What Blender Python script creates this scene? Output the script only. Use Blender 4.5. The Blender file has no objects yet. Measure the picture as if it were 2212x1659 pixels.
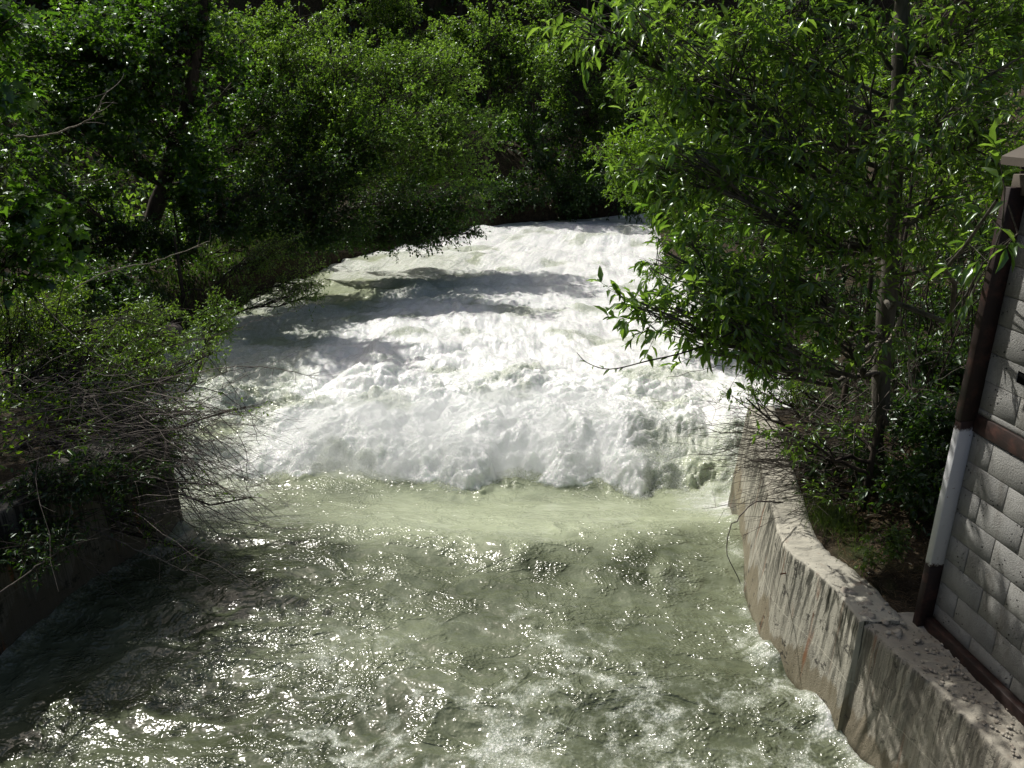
import bpy, math, random
import numpy as np
from mathutils import Matrix, Vector

# ------------------------------------------------------------------ camera, light, exposure
sc = bpy.context.scene
col = sc.collection
PITCH = math.radians(20.3); FPX = 1690.0; CAM_H = 5.0
cam_d = bpy.data.cameras.new('camera'); cam = bpy.data.objects.new('camera', cam_d); col.objects.link(cam)
cam.location = (0, 0, CAM_H); cam.rotation_euler = (math.pi/2 - PITCH, 0, 0)
cam_d.sensor_width = 36; cam_d.lens = 36*FPX/2212; cam_d.clip_start = 0.05; cam_d.clip_end = 600
sc.camera = cam

SUN_AZ = math.radians(-47); SUN_EL = math.radians(52)       # azimuth from +Y, negative = to the left
world = bpy.data.worlds.new('World'); sc.world = world; world.use_nodes = True
wn = world.node_tree; wn.nodes.clear()
sky = wn.nodes.new('ShaderNodeTexSky'); sky.sky_type = 'NISHITA'; sky.sun_disc = False
sky.sun_elevation = SUN_EL; sky.sun_rotation = SUN_AZ; sky.dust_density = 5.0; sky.air_density = 1.0; sky.ozone_density = 1.0
bg = wn.nodes.new('ShaderNodeBackground'); bg.inputs[1].default_value = 0.085
wo = wn.nodes.new('ShaderNodeOutputWorld')
wn.links.new(sky.outputs[0], bg.inputs[0]); wn.links.new(bg.outputs[0], wo.inputs[0])
sun_d = bpy.data.lights.new('sun', 'SUN'); sun_d.energy = 4.6; sun_d.angle = math.radians(0.53); sun_d.color = (1.0, 0.965, 0.90)
sun = bpy.data.objects.new('sun', sun_d); col.objects.link(sun)
SUNV = Vector((math.sin(SUN_AZ)*math.cos(SUN_EL), math.cos(SUN_AZ)*math.cos(SUN_EL), math.sin(SUN_EL)))
sun.rotation_euler = SUNV.to_track_quat('Z', 'Y').to_euler(); sun.location = (0, 0, 60)
sc.view_settings.view_transform = 'Standard'; sc.view_settings.look = 'None'
sc.view_settings.exposure = -0.12; sc.view_settings.gamma = 1.0; sc.view_settings.use_curve_mapping = False
sc.render.engine = 'CYCLES'
cy = sc.cycles
cy.max_bounces = 6; cy.diffuse_bounces = 3; cy.glossy_bounces = 2; cy.transmission_bounces = 4; cy.volume_bounces = 1
cy.sample_clamp_indirect = 4.0; cy.use_denoising = True; cy.caustics_reflective = False; cy.caustics_refractive = False
cy.volume_step_rate = 2.0

# ------------------------------------------------------------------ helpers
rng = np.random.default_rng(7)
def ray(px, py):
    u = (px-1106)/FPX; v = (830-py)/FPX
    return np.array([u, math.cos(PITCH)+v*math.sin(PITCH), -math.sin(PITCH)+v*math.cos(PITCH)])
def aty(px, py, Y):          # the place seen there at forward distance Y
    d = ray(px, py); return d*(Y/d[1]) + np.array([0, 0, CAM_H])
def atz(px, py, z):
    d = ray(px, py); return d*((z-CAM_H)/d[2]) + np.array([0, 0, CAM_H])

def _hash(ix, iy, iz, seed):
    h = (ix.astype(np.int64)*374761393 + iy.astype(np.int64)*668265263 + iz.astype(np.int64)*2147483647 + seed*1274126177) & 0xffffffff
    h = ((h ^ (h >> 13))*1274126177) & 0xffffffff
    return ((h ^ (h >> 16)) & 0xffff)/65535.0
def vnoise(x, y, z=0.0, seed=0):     # -1..1
    z = np.zeros_like(x)+z
    xi, yi, zi = np.floor(x), np.floor(y), np.floor(z)
    fx, fy, fz = x-xi, y-yi, z-zi
    ux, uy, uz = [f*f*f*(f*(f*6-15)+10) for f in (fx, fy, fz)]
    def c(a, b, d): return _hash(xi+a, yi+b, zi+d, seed)
    def lerp(a, b, t): return a+(b-a)*t
    if np.all(fz == 0):
        r = lerp(lerp(c(0,0,0), c(1,0,0), ux), lerp(c(0,1,0), c(1,1,0), ux), uy)
    else:
        r = lerp(lerp(lerp(c(0,0,0), c(1,0,0), ux), lerp(c(0,1,0), c(1,1,0), ux), uy),
                 lerp(lerp(c(0,0,1), c(1,0,1), ux), lerp(c(0,1,1), c(1,1,1), ux), uy), uz)
    return r*2-1
def fbm(x, y, z=0.0, oct=4, seed=0, gain=.5, lac=2.03):
    a, s, t = 1.0, 0.0, 0.0
    for i in range(oct):
        s = s + a*vnoise(x, y, z, seed+i*17); t += a
        x, y = (x*.8-y*.6)*lac+3.1, (x*.6+y*.8)*lac+1.7; a *= gain
    return s/t
def billow(x, y, oct=4, seed=0, gain=.5, lac=2.1):
    a, s, t = 1.0, 0.0, 0.0
    for i in range(oct):
        s = s + a*np.abs(vnoise(x, y, 0.0, seed+i*13)); t += a
        x, y = (x*.8-y*.6)*lac+5.1, (x*.6+y*.8)*lac+2.7; a *= gain
    return s/t
def sstep(a, b, x):
    t = np.clip((x-a)/(b-a), 0, 1); return t*t*(3-2*t)

def mesh_np(name, V, F, smooth=False, mat=None):
    """V (n,3), F (m,k) constant-k faces"""
    me = bpy.data.meshes.new(name)
    V = np.asarray(V, np.float32); F = np.asarray(F, np.int32)
    me.vertices.add(len(V)); me.vertices.foreach_set('co', V.ravel())
    k = F.shape[1]
    me.loops.add(F.size); me.loops.foreach_set('vertex_index', F.ravel())
    me.polygons.add(len(F)); me.polygons.foreach_set('loop_start', np.arange(0, F.size, k, dtype=np.int32))
    me.polygons.foreach_set('loop_total', np.full(len(F), k, np.int32))
    if smooth: me.polygons.foreach_set('use_smooth', np.ones(len(F), bool))
    me.update(calc_edges=True)
    if mat: me.materials.append(mat)
    return me
def link(name, me, parent=None, **props):
    o = bpy.data.objects.new(name, me); col.objects.link(o)
    if parent is not None: o.parent = parent
    for k, v in props.items(): o[k] = v
    return o
def part(name, me, parent, stuff=False, label=None):
    o = link(name, me, parent)
    o.matrix_parent_inverse = Matrix.Translation(parent.location).inverted()
    if stuff: o['kind'] = 'stuff'
    if label: o['label'] = label
    return o
def thing(name, loc, label, cat, group=None):
    o = bpy.data.objects.new(name, None); col.objects.link(o); o.location = tuple(float(v) for v in loc); o.empty_display_size = .2
    o['label'] = label; o['category'] = cat
    if group: o['group'] = group
    return o

# --- materials
class NT:
    def __init__(s, name):
        s.m = bpy.data.materials.new(name); s.m.use_nodes = True; s.t = s.m.node_tree; s.t.nodes.clear()
        s.out = s.n('ShaderNodeOutputMaterial')
    def n(s, typ, **kw):
        nd = s.t.nodes.new(typ)
        for k, v in kw.items(): setattr(nd, k, v)
        return nd
    def l(s, a, b): s.t.links.new(a, b)
    def val(s, sock, v):
        if isinstance(v, bpy.types.NodeSocket): s.l(v, sock)
        else: sock.default_value = v
    def math(s, op, a, b=None, c=None, clamp=False):
        nd = s.n('ShaderNodeMath', operation=op, use_clamp=clamp); s.val(nd.inputs[0], a)
        if b is not None: s.val(nd.inputs[1], b)
        if c is not None: s.val(nd.inputs[2], c)
        return nd.outputs[0]
    def mix(s, f, a, b):
        nd = s.n('ShaderNodeMix', data_type='RGBA'); s.val(nd.inputs[0], f); s.val(nd.inputs[6], a if not isinstance(a, tuple) else (*a, 1)); s.val(nd.inputs[7], b if not isinstance(b, tuple) else (*b, 1))
        return nd.outputs[2]
    def coord(s, out='Object'): return s.n('ShaderNodeTexCoord').outputs[out]
    def map(s, v, scale=(1,1,1), rot=(0,0,0)):
        nd = s.n('ShaderNodeMapping'); s.l(v, nd.inputs[0]); nd.inputs['Scale'].default_value = scale; nd.inputs['Rotation'].default_value = rot
        return nd.outputs[0]
    def noise(s, v, scale, detail=3, rough=.55, dist=0.0):
        nd = s.n('ShaderNodeTexNoise'); s.l(v, nd.inputs['Vector']); nd.inputs['Scale'].default_value = scale
        nd.inputs['Detail'].default_value = detail; nd.inputs['Roughness'].default_value = rough; nd.inputs['Distortion'].default_value = dist
        return nd.outputs[0]
    def vor(s, v, scale, feat='F1', rnd=1.0):
        nd = s.n('ShaderNodeTexVoronoi', feature=feat); s.l(v, nd.inputs['Vector']); nd.inputs['Scale'].default_value = scale; nd.inputs['Randomness'].default_value = rnd
        return nd.outputs[0]
    def ss(s, x, a, b):
        nd = s.n('ShaderNodeMapRange', interpolation_type='SMOOTHSTEP'); s.val(nd.inputs[0], x); nd.inputs[1].default_value = a; nd.inputs[2].default_value = b
        return nd.outputs[0]
    def bump(s, h, strength, dist, normal=None):
        nd = s.n('ShaderNodeBump'); s.val(nd.inputs['Strength'], strength); nd.inputs['Distance'].default_value = dist; s.l(h, nd.inputs['Height'])
        if normal: s.l(normal, nd.inputs['Normal'])
        return nd.outputs[0]
    def bsdf(s, color, rough=.8, normal=None, spec=.5, metal=0.0):
        nd = s.n('ShaderNodeBsdfPrincipled'); s.val(nd.inputs['Base Color'], color if not isinstance(color, tuple) else (*color, 1))
        s.val(nd.inputs['Roughness'], rough); nd.inputs['Specular IOR Level'].default_value = spec; nd.inputs['Metallic'].default_value = metal
        if normal: s.l(normal, nd.inputs['Normal'])
        return nd.outputs[0]
    def done(s, sh): s.l(sh, s.out.inputs[0]); return s.m

def leaf_mat(name, c_lo, c_hi, t_lo, t_hi, gloss=.10, rough=.32, tfac=.5):
    m = NT(name)
    isl = m.n('ShaderNodeNewGeometry').outputs['Random Per Island']
    oi = m.n('ShaderNodeObjectInfo').outputs['Random']
    r = m.math('FRACT', m.math('ADD', isl, oi))
    big = m.noise(m.coord('Object'), .9, 2)
    f = m.math('ADD', m.math('MULTIPLY', r, .65), m.math('MULTIPLY', m.ss(big, .35, .65), .35))
    c = m.mix(f, c_lo, c_hi); t = m.mix(f, t_lo, t_hi)
    d = m.n('ShaderNodeBsdfDiffuse'); m.l(c, d.inputs[0])
    tr = m.n('ShaderNodeBsdfTranslucent'); m.l(t, tr.inputs[0])
    mx = m.n('ShaderNodeMixShader'); mx.inputs[0].default_value = tfac; m.l(d.outputs[0], mx.inputs[1]); m.l(tr.outputs[0], mx.inputs[2])
    g = m.n('ShaderNodeBsdfGlossy'); g.inputs['Roughness'].default_value = rough; g.inputs[0].default_value = (.9, 1, .95, 1)
    mx2 = m.n('ShaderNodeMixShader'); mx2.inputs[0].default_value = gloss; m.l(mx.outputs[0], mx2.inputs[1]); m.l(g.outputs[0], mx2.inputs[2])
    return m.done(mx2.outputs[0])
LM = {}
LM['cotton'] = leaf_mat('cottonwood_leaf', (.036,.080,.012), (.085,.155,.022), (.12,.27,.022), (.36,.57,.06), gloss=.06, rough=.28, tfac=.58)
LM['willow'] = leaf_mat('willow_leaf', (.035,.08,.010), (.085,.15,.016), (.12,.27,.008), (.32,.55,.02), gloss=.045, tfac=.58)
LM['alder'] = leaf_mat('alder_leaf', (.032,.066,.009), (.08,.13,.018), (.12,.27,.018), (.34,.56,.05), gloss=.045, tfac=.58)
LM['maple'] = leaf_mat('maple_leaf', (.022,.045,.009), (.045,.09,.014), (.07,.19,.010), (.20,.42,.022), gloss=.055, tfac=.55)
LM['yellow'] = leaf_mat('young_leaf', (.07,.13,.018), (.13,.20,.03), (.12,.26,.012), (.26,.42,.03), gloss=.05)
LM['dull'] = leaf_mat('shade_leaf', (.018,.04,.010), (.04,.085,.016), (.03,.09,.008), (.12,.25,.014), gloss=.045)  # darker leaf copy with the shade of the thickets in its colours
LM['grass'] = leaf_mat('grass_blade', (.04,.075,.015), (.10,.13,.03), (.06,.14,.012), (.14,.22,.03), gloss=.04)
LM['straw'] = leaf_mat('dry_straw', (.12,.07,.035), (.26,.18,.10), (.06,.04,.02), (.12,.08,.04), gloss=.03, tfac=.25)
def bark_mat(name, a, b, scale=9):
    m = NT(name); v = m.map(m.coord(), (1, 1, .22)); n = m.noise(v, scale, 5, .65)
    n2 = m.noise(m.coord(), 2.2, 2)
    c = m.mix(m.ss(n, .35, .65), a, b); c = m.mix(m.math('MULTIPLY', m.ss(n2, .5, .7), .5), c, tuple(x*.5 for x in a))
    return m.done(m.bsdf(c, .85, m.bump(n, .7, .02), spec=.25))
BK = {'grey': bark_mat('grey_bark', (.06,.055,.045), (.17,.155,.13)), 'brown': bark_mat('brown_bark', (.028,.022,.018), (.075,.06,.047)),
      'twig': bark_mat('bare_twig', (.07,.058,.05), (.17,.15,.13), 20), 'pale': bark_mat('pale_twig', (.20,.17,.13), (.42,.38,.32), 20)}

# --- tubes: paths (n,k,3), radii (n,k)
def tubes(P, R, sides=4):
    P = np.asarray(P, float); R = np.asarray(R, float); n, k, _ = P.shape
    T = np.gradient(P, axis=1); T /= np.linalg.norm(T, axis=2, keepdims=True)+1e-9
    ref = np.where(np.abs(T[:, :1, 2:3]) > .9, np.array([1., 0, 0]), np.array([0, 0, 1.])); ref = np.repeat(ref, k, 1)
    A = np.cross(T, ref); A /= np.linalg.norm(A, axis=2, keepdims=True)+1e-9; B = np.cross(T, A)
    ang = np.arange(sides)/sides*2*np.pi
    V = P[:, :, None]+R[:, :, None, None]*(A[:, :, None]*np.cos(ang)[None, None, :, None]+B[:, :, None]*np.sin(ang)[None, None, :, None])
    idx = np.arange(n*k*sides).reshape(n, k, sides)
    a = idx[:, :-1]; b = np.roll(idx, -1, 2)[:, :-1]; c = np.roll(idx, -1, 2)[:, 1:]; d = idx[:, 1:]
    F = np.stack([a, b, c, d], -1).reshape(-1, 4)
    return V.reshape(-1, 3), F
def bez(S, E, sag, k, jit=0.0):
    """curved paths from S to E (n,3) bulging by sag (n,3)"""
    t = np.linspace(0, 1, k)[None, :, None]
    M = (S+E)/2+sag
    P = (1-t)**2*S[:, None]+2*t*(1-t)*M[:, None]+t*t*E[:, None]
    if jit: P = P+rng.normal(0, 1, P.shape)*jit*np.linalg.norm(E-S, axis=1)[:, None, None]*np.sin(np.pi*t*.97+.03)
    return P
def spline(pts, k):
    pts = np.asarray(pts, float); n = len(pts)
    t = np.linspace(0, n-1, k); i = np.clip(np.floor(t).astype(int), 0, n-2); f = (t-i)[:, None]
    p0 = pts[np.maximum(i-1, 0)]; p1 = pts[i]; p2 = pts[i+1]; p3 = pts[np.minimum(i+2, n-1)]
    return .5*((2*p1)+(-p0+p2)*f+(2*p0-5*p1+4*p2-p3)*f*f+(-p0+3*p1-3*p2+p3)*f**3)

LS = {  # leaf shapes: verts (along, side, up), faces (tri)
 'lance': ([(0,0,0),(.38,.5,.10),(.38,-.5,.10),(.42,0,0),(.75,.27,.02),(.75,-.27,.02),(1,0,-.16)],
           [(0,3,1),(0,2,3),(3,4,1),(3,2,5),(3,6,4),(3,5,6)]),
 'rhomb': ([(0,0,0),(.45,.5,.1),(.45,-.5,.1),(1,0,-.08)], [(0,3,1),(0,2,3)]),
 'oval': ([(0,0,0),(.3,.45,.06),(.3,-.45,.06),(.7,.42,.03),(.7,-.42,.03),(1,0,-.08)], [(0,3,1),(0,2,4),(0,4,5),(0,5,3)]),
 'maple': ([(0,0,0),(-.05,.42,.03),(.22,.30,.02),(.42,.62,-.04),(.55,.22,.02),(1,0,-.12),(.55,-.22,.02),(.42,-.62,-.04),(.22,-.30,.02),(-.05,-.42,.03)],
           [(0,2,1),(0,4,2),(2,4,3),(0,5,4),(0,6,5),(0,8,6),(8,7,6),(0,9,8)]),
}
def leaves(P, D, N, L, W, shape, mat, name='foliage'):
    T, F = LS[shape]; T = np.array(T, float); F = np.array(F, np.int64)
    D = D/(np.linalg.norm(D, axis=1, keepdims=True)+1e-9)
    S = np.cross(N, D); S /= np.linalg.norm(S, axis=1, keepdims=True)+1e-9; U = np.cross(D, S)
    V = P[:, None]+D[:, None]*(T[None, :, 0:1]*L[:, None, None])+S[:, None]*(T[None, :, 1:2]*W[:, None, None])+U[:, None]*(T[None, :, 2:3]*L[:, None, None])
    FF = F[None]+(np.arange(len(P))*len(T))[:, None, None]
    return mesh_np(name, V.reshape(-1, 3), FF.reshape(-1, 3), mat=mat)
def rand_in(n, thin=0.0):
    d = rng.normal(size=(n, 3)); d /= np.linalg.norm(d, axis=1, keepdims=True)
    return d*(thin+(1-thin)*rng.random((n, 1)))**(1/2.2)
def unit(v): return v/(np.linalg.norm(v, axis=-1, keepdims=True)+1e-9)

def plant(name, base, label, cat, lobes, trunk=None, trunk_r=(.12, .03), mat='alder', bark='brown', leaf=(.06, .03), shape='rhomb',
          density=1.0, per_sub=6, per_twig=9, sub_r=.35, twig_len=.35, group=None, droop=.25, limb_r=.025, tw_r=.003, leaf_objs=0, seed=1, sag=.12, root_z=None, limbs=True, clump=7, tip=1.0):
    """lobes: list of (centre, radii, n_sub). All in world coordinates."""
    global rng
    rng = np.random.default_rng(seed)
    base = np.asarray(base, float)
    root = thing(name, base, label, cat, group)
    if trunk is None: trunk = [base, base+np.array([0, 0, .4])]
    TP = spline(trunk, 22)
    tr = np.linspace(trunk_r[0], trunk_r[1], 22)
    if trunk_r[0] > .02:
        TPj = TP+rng.normal(0, 1, TP.shape)*tr[:, None]*.08
        rr = tr*(1+.10*rng.normal(size=22)); rr[0] *= 1.35
        V, F = tubes(TPj[None], rr[None], 10)
        part('trunk', mesh_np('trunk', V, F, True, BK[bark]), root)
    allP, allD, tw_S, tw_E, sb = [], [], [], [], []
    limb_paths = []
    for (c, r, n) in lobes:
        c = np.asarray(c, float); r = np.asarray(r, float); n = max(3, int(n*density))
        dz = np.linalg.norm(TP-(c-np.array([0, 0, .45*abs(np.linalg.norm(c[:2]-TP[0][:2]))])), axis=1)
        i = int(np.argmin(dz)); S = TP[i]
        LP = bez(S[None], c[None], np.array([[0, 0, -sag*np.linalg.norm(c-S)]]), 8, .03)[0]
        limb_paths.append((LP, min(limb_r, tr[i]*.8)))
        nc = max(3, n//clump); cc = rand_in(nc, .3)*1.02; pick = rng.integers(0, nc, n)
        E = c+(cc[pick]+rand_in(n)*rng.uniform(.16, .42, (nc, 1))[pick])*r
        t = rng.uniform(.35, 1.0, n); idx = np.clip((t*7).astype(int), 0, 7); SS = LP[idx]
        P = bez(SS, E, rng.normal(0, .06, (n, 3))*np.linalg.norm(E-SS, axis=1)[:, None]+np.array([0, 0, .05]), 6, .02)
        sb.append(P)
        nt = per_sub
        ti = rng.integers(2, 6, (n, nt)); TS = P[np.arange(n)[:, None], ti].reshape(-1, 3)
        dirn = unit(np.repeat(E-SS, nt, 0))*.7+rng.normal(0, .75, (n*nt, 3)); dirn[:, 2] -= droop*.5
        TL = twig_len*rng.uniform(.5, 1.3, (n*nt, 1)); TE = TS+unit(dirn)*TL
        tw_S.append(TS); tw_E.append(TE)
        m = per_twig
        f = rng.uniform(.1, 1.05, (n*nt, m, 1))**tip; LPp = (TS[:, None]*(1-f)+TE[:, None]*f).reshape(-1, 3)
        LD = np.repeat(unit(dirn), m, 0)*.6+rng.normal(0, .6, (len(LPp), 3)); LD[:, 2] -= droop
        allP.append(LPp); allD.append(LD)
    if limbs:
        for LP, lr in limb_paths:
            V, F = tubes(LP[None], np.linspace(lr, lr*.35, 8)[None], 6)
            part('branch', mesh_np('branch', V, F, True, BK[bark]), root)
    SB = np.concatenate(sb); TS = np.concatenate(tw_S); TE = np.concatenate(tw_E)
    V, F = tubes(SB, np.repeat(np.linspace(limb_r*.35, tw_r, 6)[None], len(SB), 0)*rng.uniform(.7, 1.2, (len(SB), 1)), 4)
    TWP = bez(TS, TE, np.array([[0, 0, .02]]), 3); V2, F2 = tubes(TWP, np.repeat(np.array([[tw_r, tw_r*.8, tw_r*.5]]), len(TWP), 0), 3)
    part('twigs', mesh_np('twigs', np.concatenate([V, V2]), np.concatenate([F, F2+len(V)]), False, BK[bark]), root, stuff=True)
    P = np.concatenate(allP); D = unit(np.concatenate(allD)); n = len(P)
    N = rng.normal(0, .45, (n, 3))+np.array([0, 0, 1.0])
    L = leaf[0]*rng.uniform(.42, 1.3, n); W = leaf[1]*rng.uniform(.75, 1.2, n)*(L/leaf[0])
    if leaf_objs:
        # nearest leaves in view become single objects sharing one mesh
        q = P-np.array([0, 0, CAM_H]); dep = q[:, 1]*math.cos(PITCH)-q[:, 2]*math.sin(PITCH); up = q[:, 1]*math.sin(PITCH)+q[:, 2]*math.cos(PITCH)
        ok = (dep > .5) & (np.abs(q[:, 0]/dep) < 1106/FPX) & (np.abs(up/dep) < 830/FPX)
        key = np.where(ok, np.linalg.norm(q, axis=1)/L*np.mean(L), 1e9); order = np.argsort(key); sel = order[:leaf_objs]
        T, FF = LS[shape]
        lv = mesh_np('leaf', np.array(T)*np.array([1, leaf[1]/leaf[0], 1]), np.array(FF), mat=LM[mat])
        S_ = unit(np.cross(N[sel], D[sel])); U_ = np.cross(D[sel], S_)
        inv = Matrix.Translation(root.location).inverted()
        for j, i in enumerate(sel):
            s = L[i]; M = Matrix(((D[i][0]*s, S_[j][0]*s, U_[j][0]*s, P[i][0]), (D[i][1]*s, S_[j][1]*s, U_[j][1]*s, P[i][1]), (D[i][2]*s, S_[j][2]*s, U_[j][2]*s, P[i][2]), (0, 0, 0, 1)))
            o = bpy.data.objects.new('leaf', lv); col.objects.link(o); o.parent = root; o.matrix_parent_inverse = inv; o.matrix_basis = M
        keep = np.ones(n, bool); keep[sel] = False; P, D, N, L, W = P[keep], D[keep], N[keep], L[keep], W[keep]
    part('foliage', leaves(P, D, N, L, W, shape, LM[mat]), root, stuff=True)
    return root
def lobe(px, py, Y, rx, rz, n, ry=None):
    c = aty(px, py, Y); dep = Y*math.cos(PITCH)-(c[2]-CAM_H)*math.sin(PITCH); k = dep/FPX
    return (c, (rx*k, (ry if ry else (rx+rz)/2*k), rz*k), n)
def copy_thing(o, loc, rot, scale, label, group=None):
    c = o.copy(); col.objects.link(c); c.location = loc; c.rotation_euler = (0, 0, rot); c.scale = scale; c['label'] = label
    if group: c['group'] = group
    for ch in list(o.children):
        d = ch.copy(); col.objects.link(d); d.parent = c; d.matrix_parent_inverse = ch.matrix_parent_inverse.copy()
    return c

# ------------------------------------------------------------------ river plan
LY = np.array([-6, 3, 5, 6, 6.5, 7.25, 7.9, 8.55, 9.3, 11, 13, 16, 18.5, 22, 25, 28, 31, 33.5, 35.5, 37, 39, 42, 60])
LX = np.array([-5.2, -5.1, -4.95, -4.85, -4.7, -4.43, -4.18, -4.11, -5.0, -6.0, -6.5, -6.9, -7.1, -6.6, -5.9, -4.6, -2.6, -1.2, .8, 4, 8, 12, 30])
RY = np.array([-6, 3, 4.8, 5.3, 5.7, 6.05, 6.7, 7.4, 8.3, 9.4, 10.5, 12, 15.4, 19, 22.5, 28, 34, 37, 40, 46, 60])
RX = np.array([3.2, 3.0, 2.84, 2.68, 2.54, 2.42, 2.44, 2.56, 2.72, 2.95, 3.7, 4.4, 5.0, 4.9, 4.7, 5.0, 5.8, 9, 16, 26, 50])
xl = lambda y: np.interp(y, LY, LX); xr = lambda y: np.interp(y, RY, RX)
TOP_R, TOP_L = 1.15, 1.38

def ground_z(x, y):
    dl = xl(y)-x; dr = x-xr(y)
    d = np.maximum(dl, dr)
    side_r = dr > dl
    near = sstep(11, 8.8, y)
    top = np.where(side_r, TOP_R-.02+.03*fbm(x*2, y*2, oct=3, seed=3), TOP_L-.05)
    top_far = np.where(side_r, .9, .55)
    top = top*near+top_far*(1-near)
    w0 = np.where(near > .5, .12, -.2); w1 = np.where(near > .5, .26, 1.3)
    z = -1.3+(top+1.3)*sstep(w0, w1, d)
    slope = np.where(side_r, .10+.25*sstep(6, 14, d), .07+.22*sstep(5, 14, d)+.45*sstep(20, 26, d))
    de = np.minimum(d, np.where(y > 33, 10, 30))
    z = z+slope*np.maximum(de-1.2, 0)
    z = z+np.maximum(y-47, 0)*1.7*sstep(47, 52, y)
    z = z+np.maximum(np.abs(x+2)-24, 0)*.8
    z = np.where(z > 12, 12+14*(1-np.exp(-np.maximum(z-12, 0)/14)), z)
    z = z+sstep(.8, 2.5, d)*(.16*fbm(x*.7, y*.7, oct=4, seed=9)+.05*fbm(x*4, y*4, oct=2, seed=5))*np.where(side_r & (near > .5), .35, 1)
    z = np.where((y < 5.7) & side_r & (z > .9), z-.07, z)
    return z
def gz(x, y): return float(ground_z(np.array([float(x)]), np.array([float(y)]))[0])

# ------------------------------------------------------------------ ground
def axis_pts(segs):
    out = []
    for a, b, s in segs: out.append(np.arange(a, b, s))
    return np.unique(np.concatenate(out+[np.array([segs[-1][1]])]))
gx = axis_pts([(-90, -30, 3), (-30, -9, .5), (-9, 8, .11), (8, 30, .5), (30, 110, 3)])
gy = axis_pts([(-20, 2, 1.), (2, 12, .11), (12, 30, .25), (30, 60, .6), (60, 130, 3)])
X, Y = np.meshgrid(gx, gy)
Z = ground_z(X.ravel(), Y.ravel())
V = np.stack([X.ravel(), Y.ravel(), Z], 1)
nx, ny = len(gx), len(gy); I = np.arange(nx*ny).reshape(ny, nx)
F = np.stack([I[:-1, :-1], I[:-1, 1:], I[1:, 1:], I[1:, :-1]], -1).reshape(-1, 4)
m = NT('soil_and_litter'); c0 = m.coord()
n1 = m.noise(c0, .8, 4); n2 = m.noise(c0, 9, 5, .7); n3 = m.noise(c0, 60, 3, .7)
c = m.mix(m.ss(n2, .35, .65), (.022,.017,.011), (.065,.05,.032)); c = m.mix(m.ss(n1, .56, .68), c, (.035,.05,.015))
c = m.mix(m.math('MULTIPLY', m.ss(n3, .58, .7), .6), c, (.20,.17,.13))
h = m.math('ADD', n2, m.math('MULTIPLY', n3, .35))
M_SOIL = m.done(m.bsdf(c, .95, m.bump(h, .9, .05), spec=.15))
link('ground', mesh_np('ground', V, F, True, M_SOIL), kind='structure')

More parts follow.
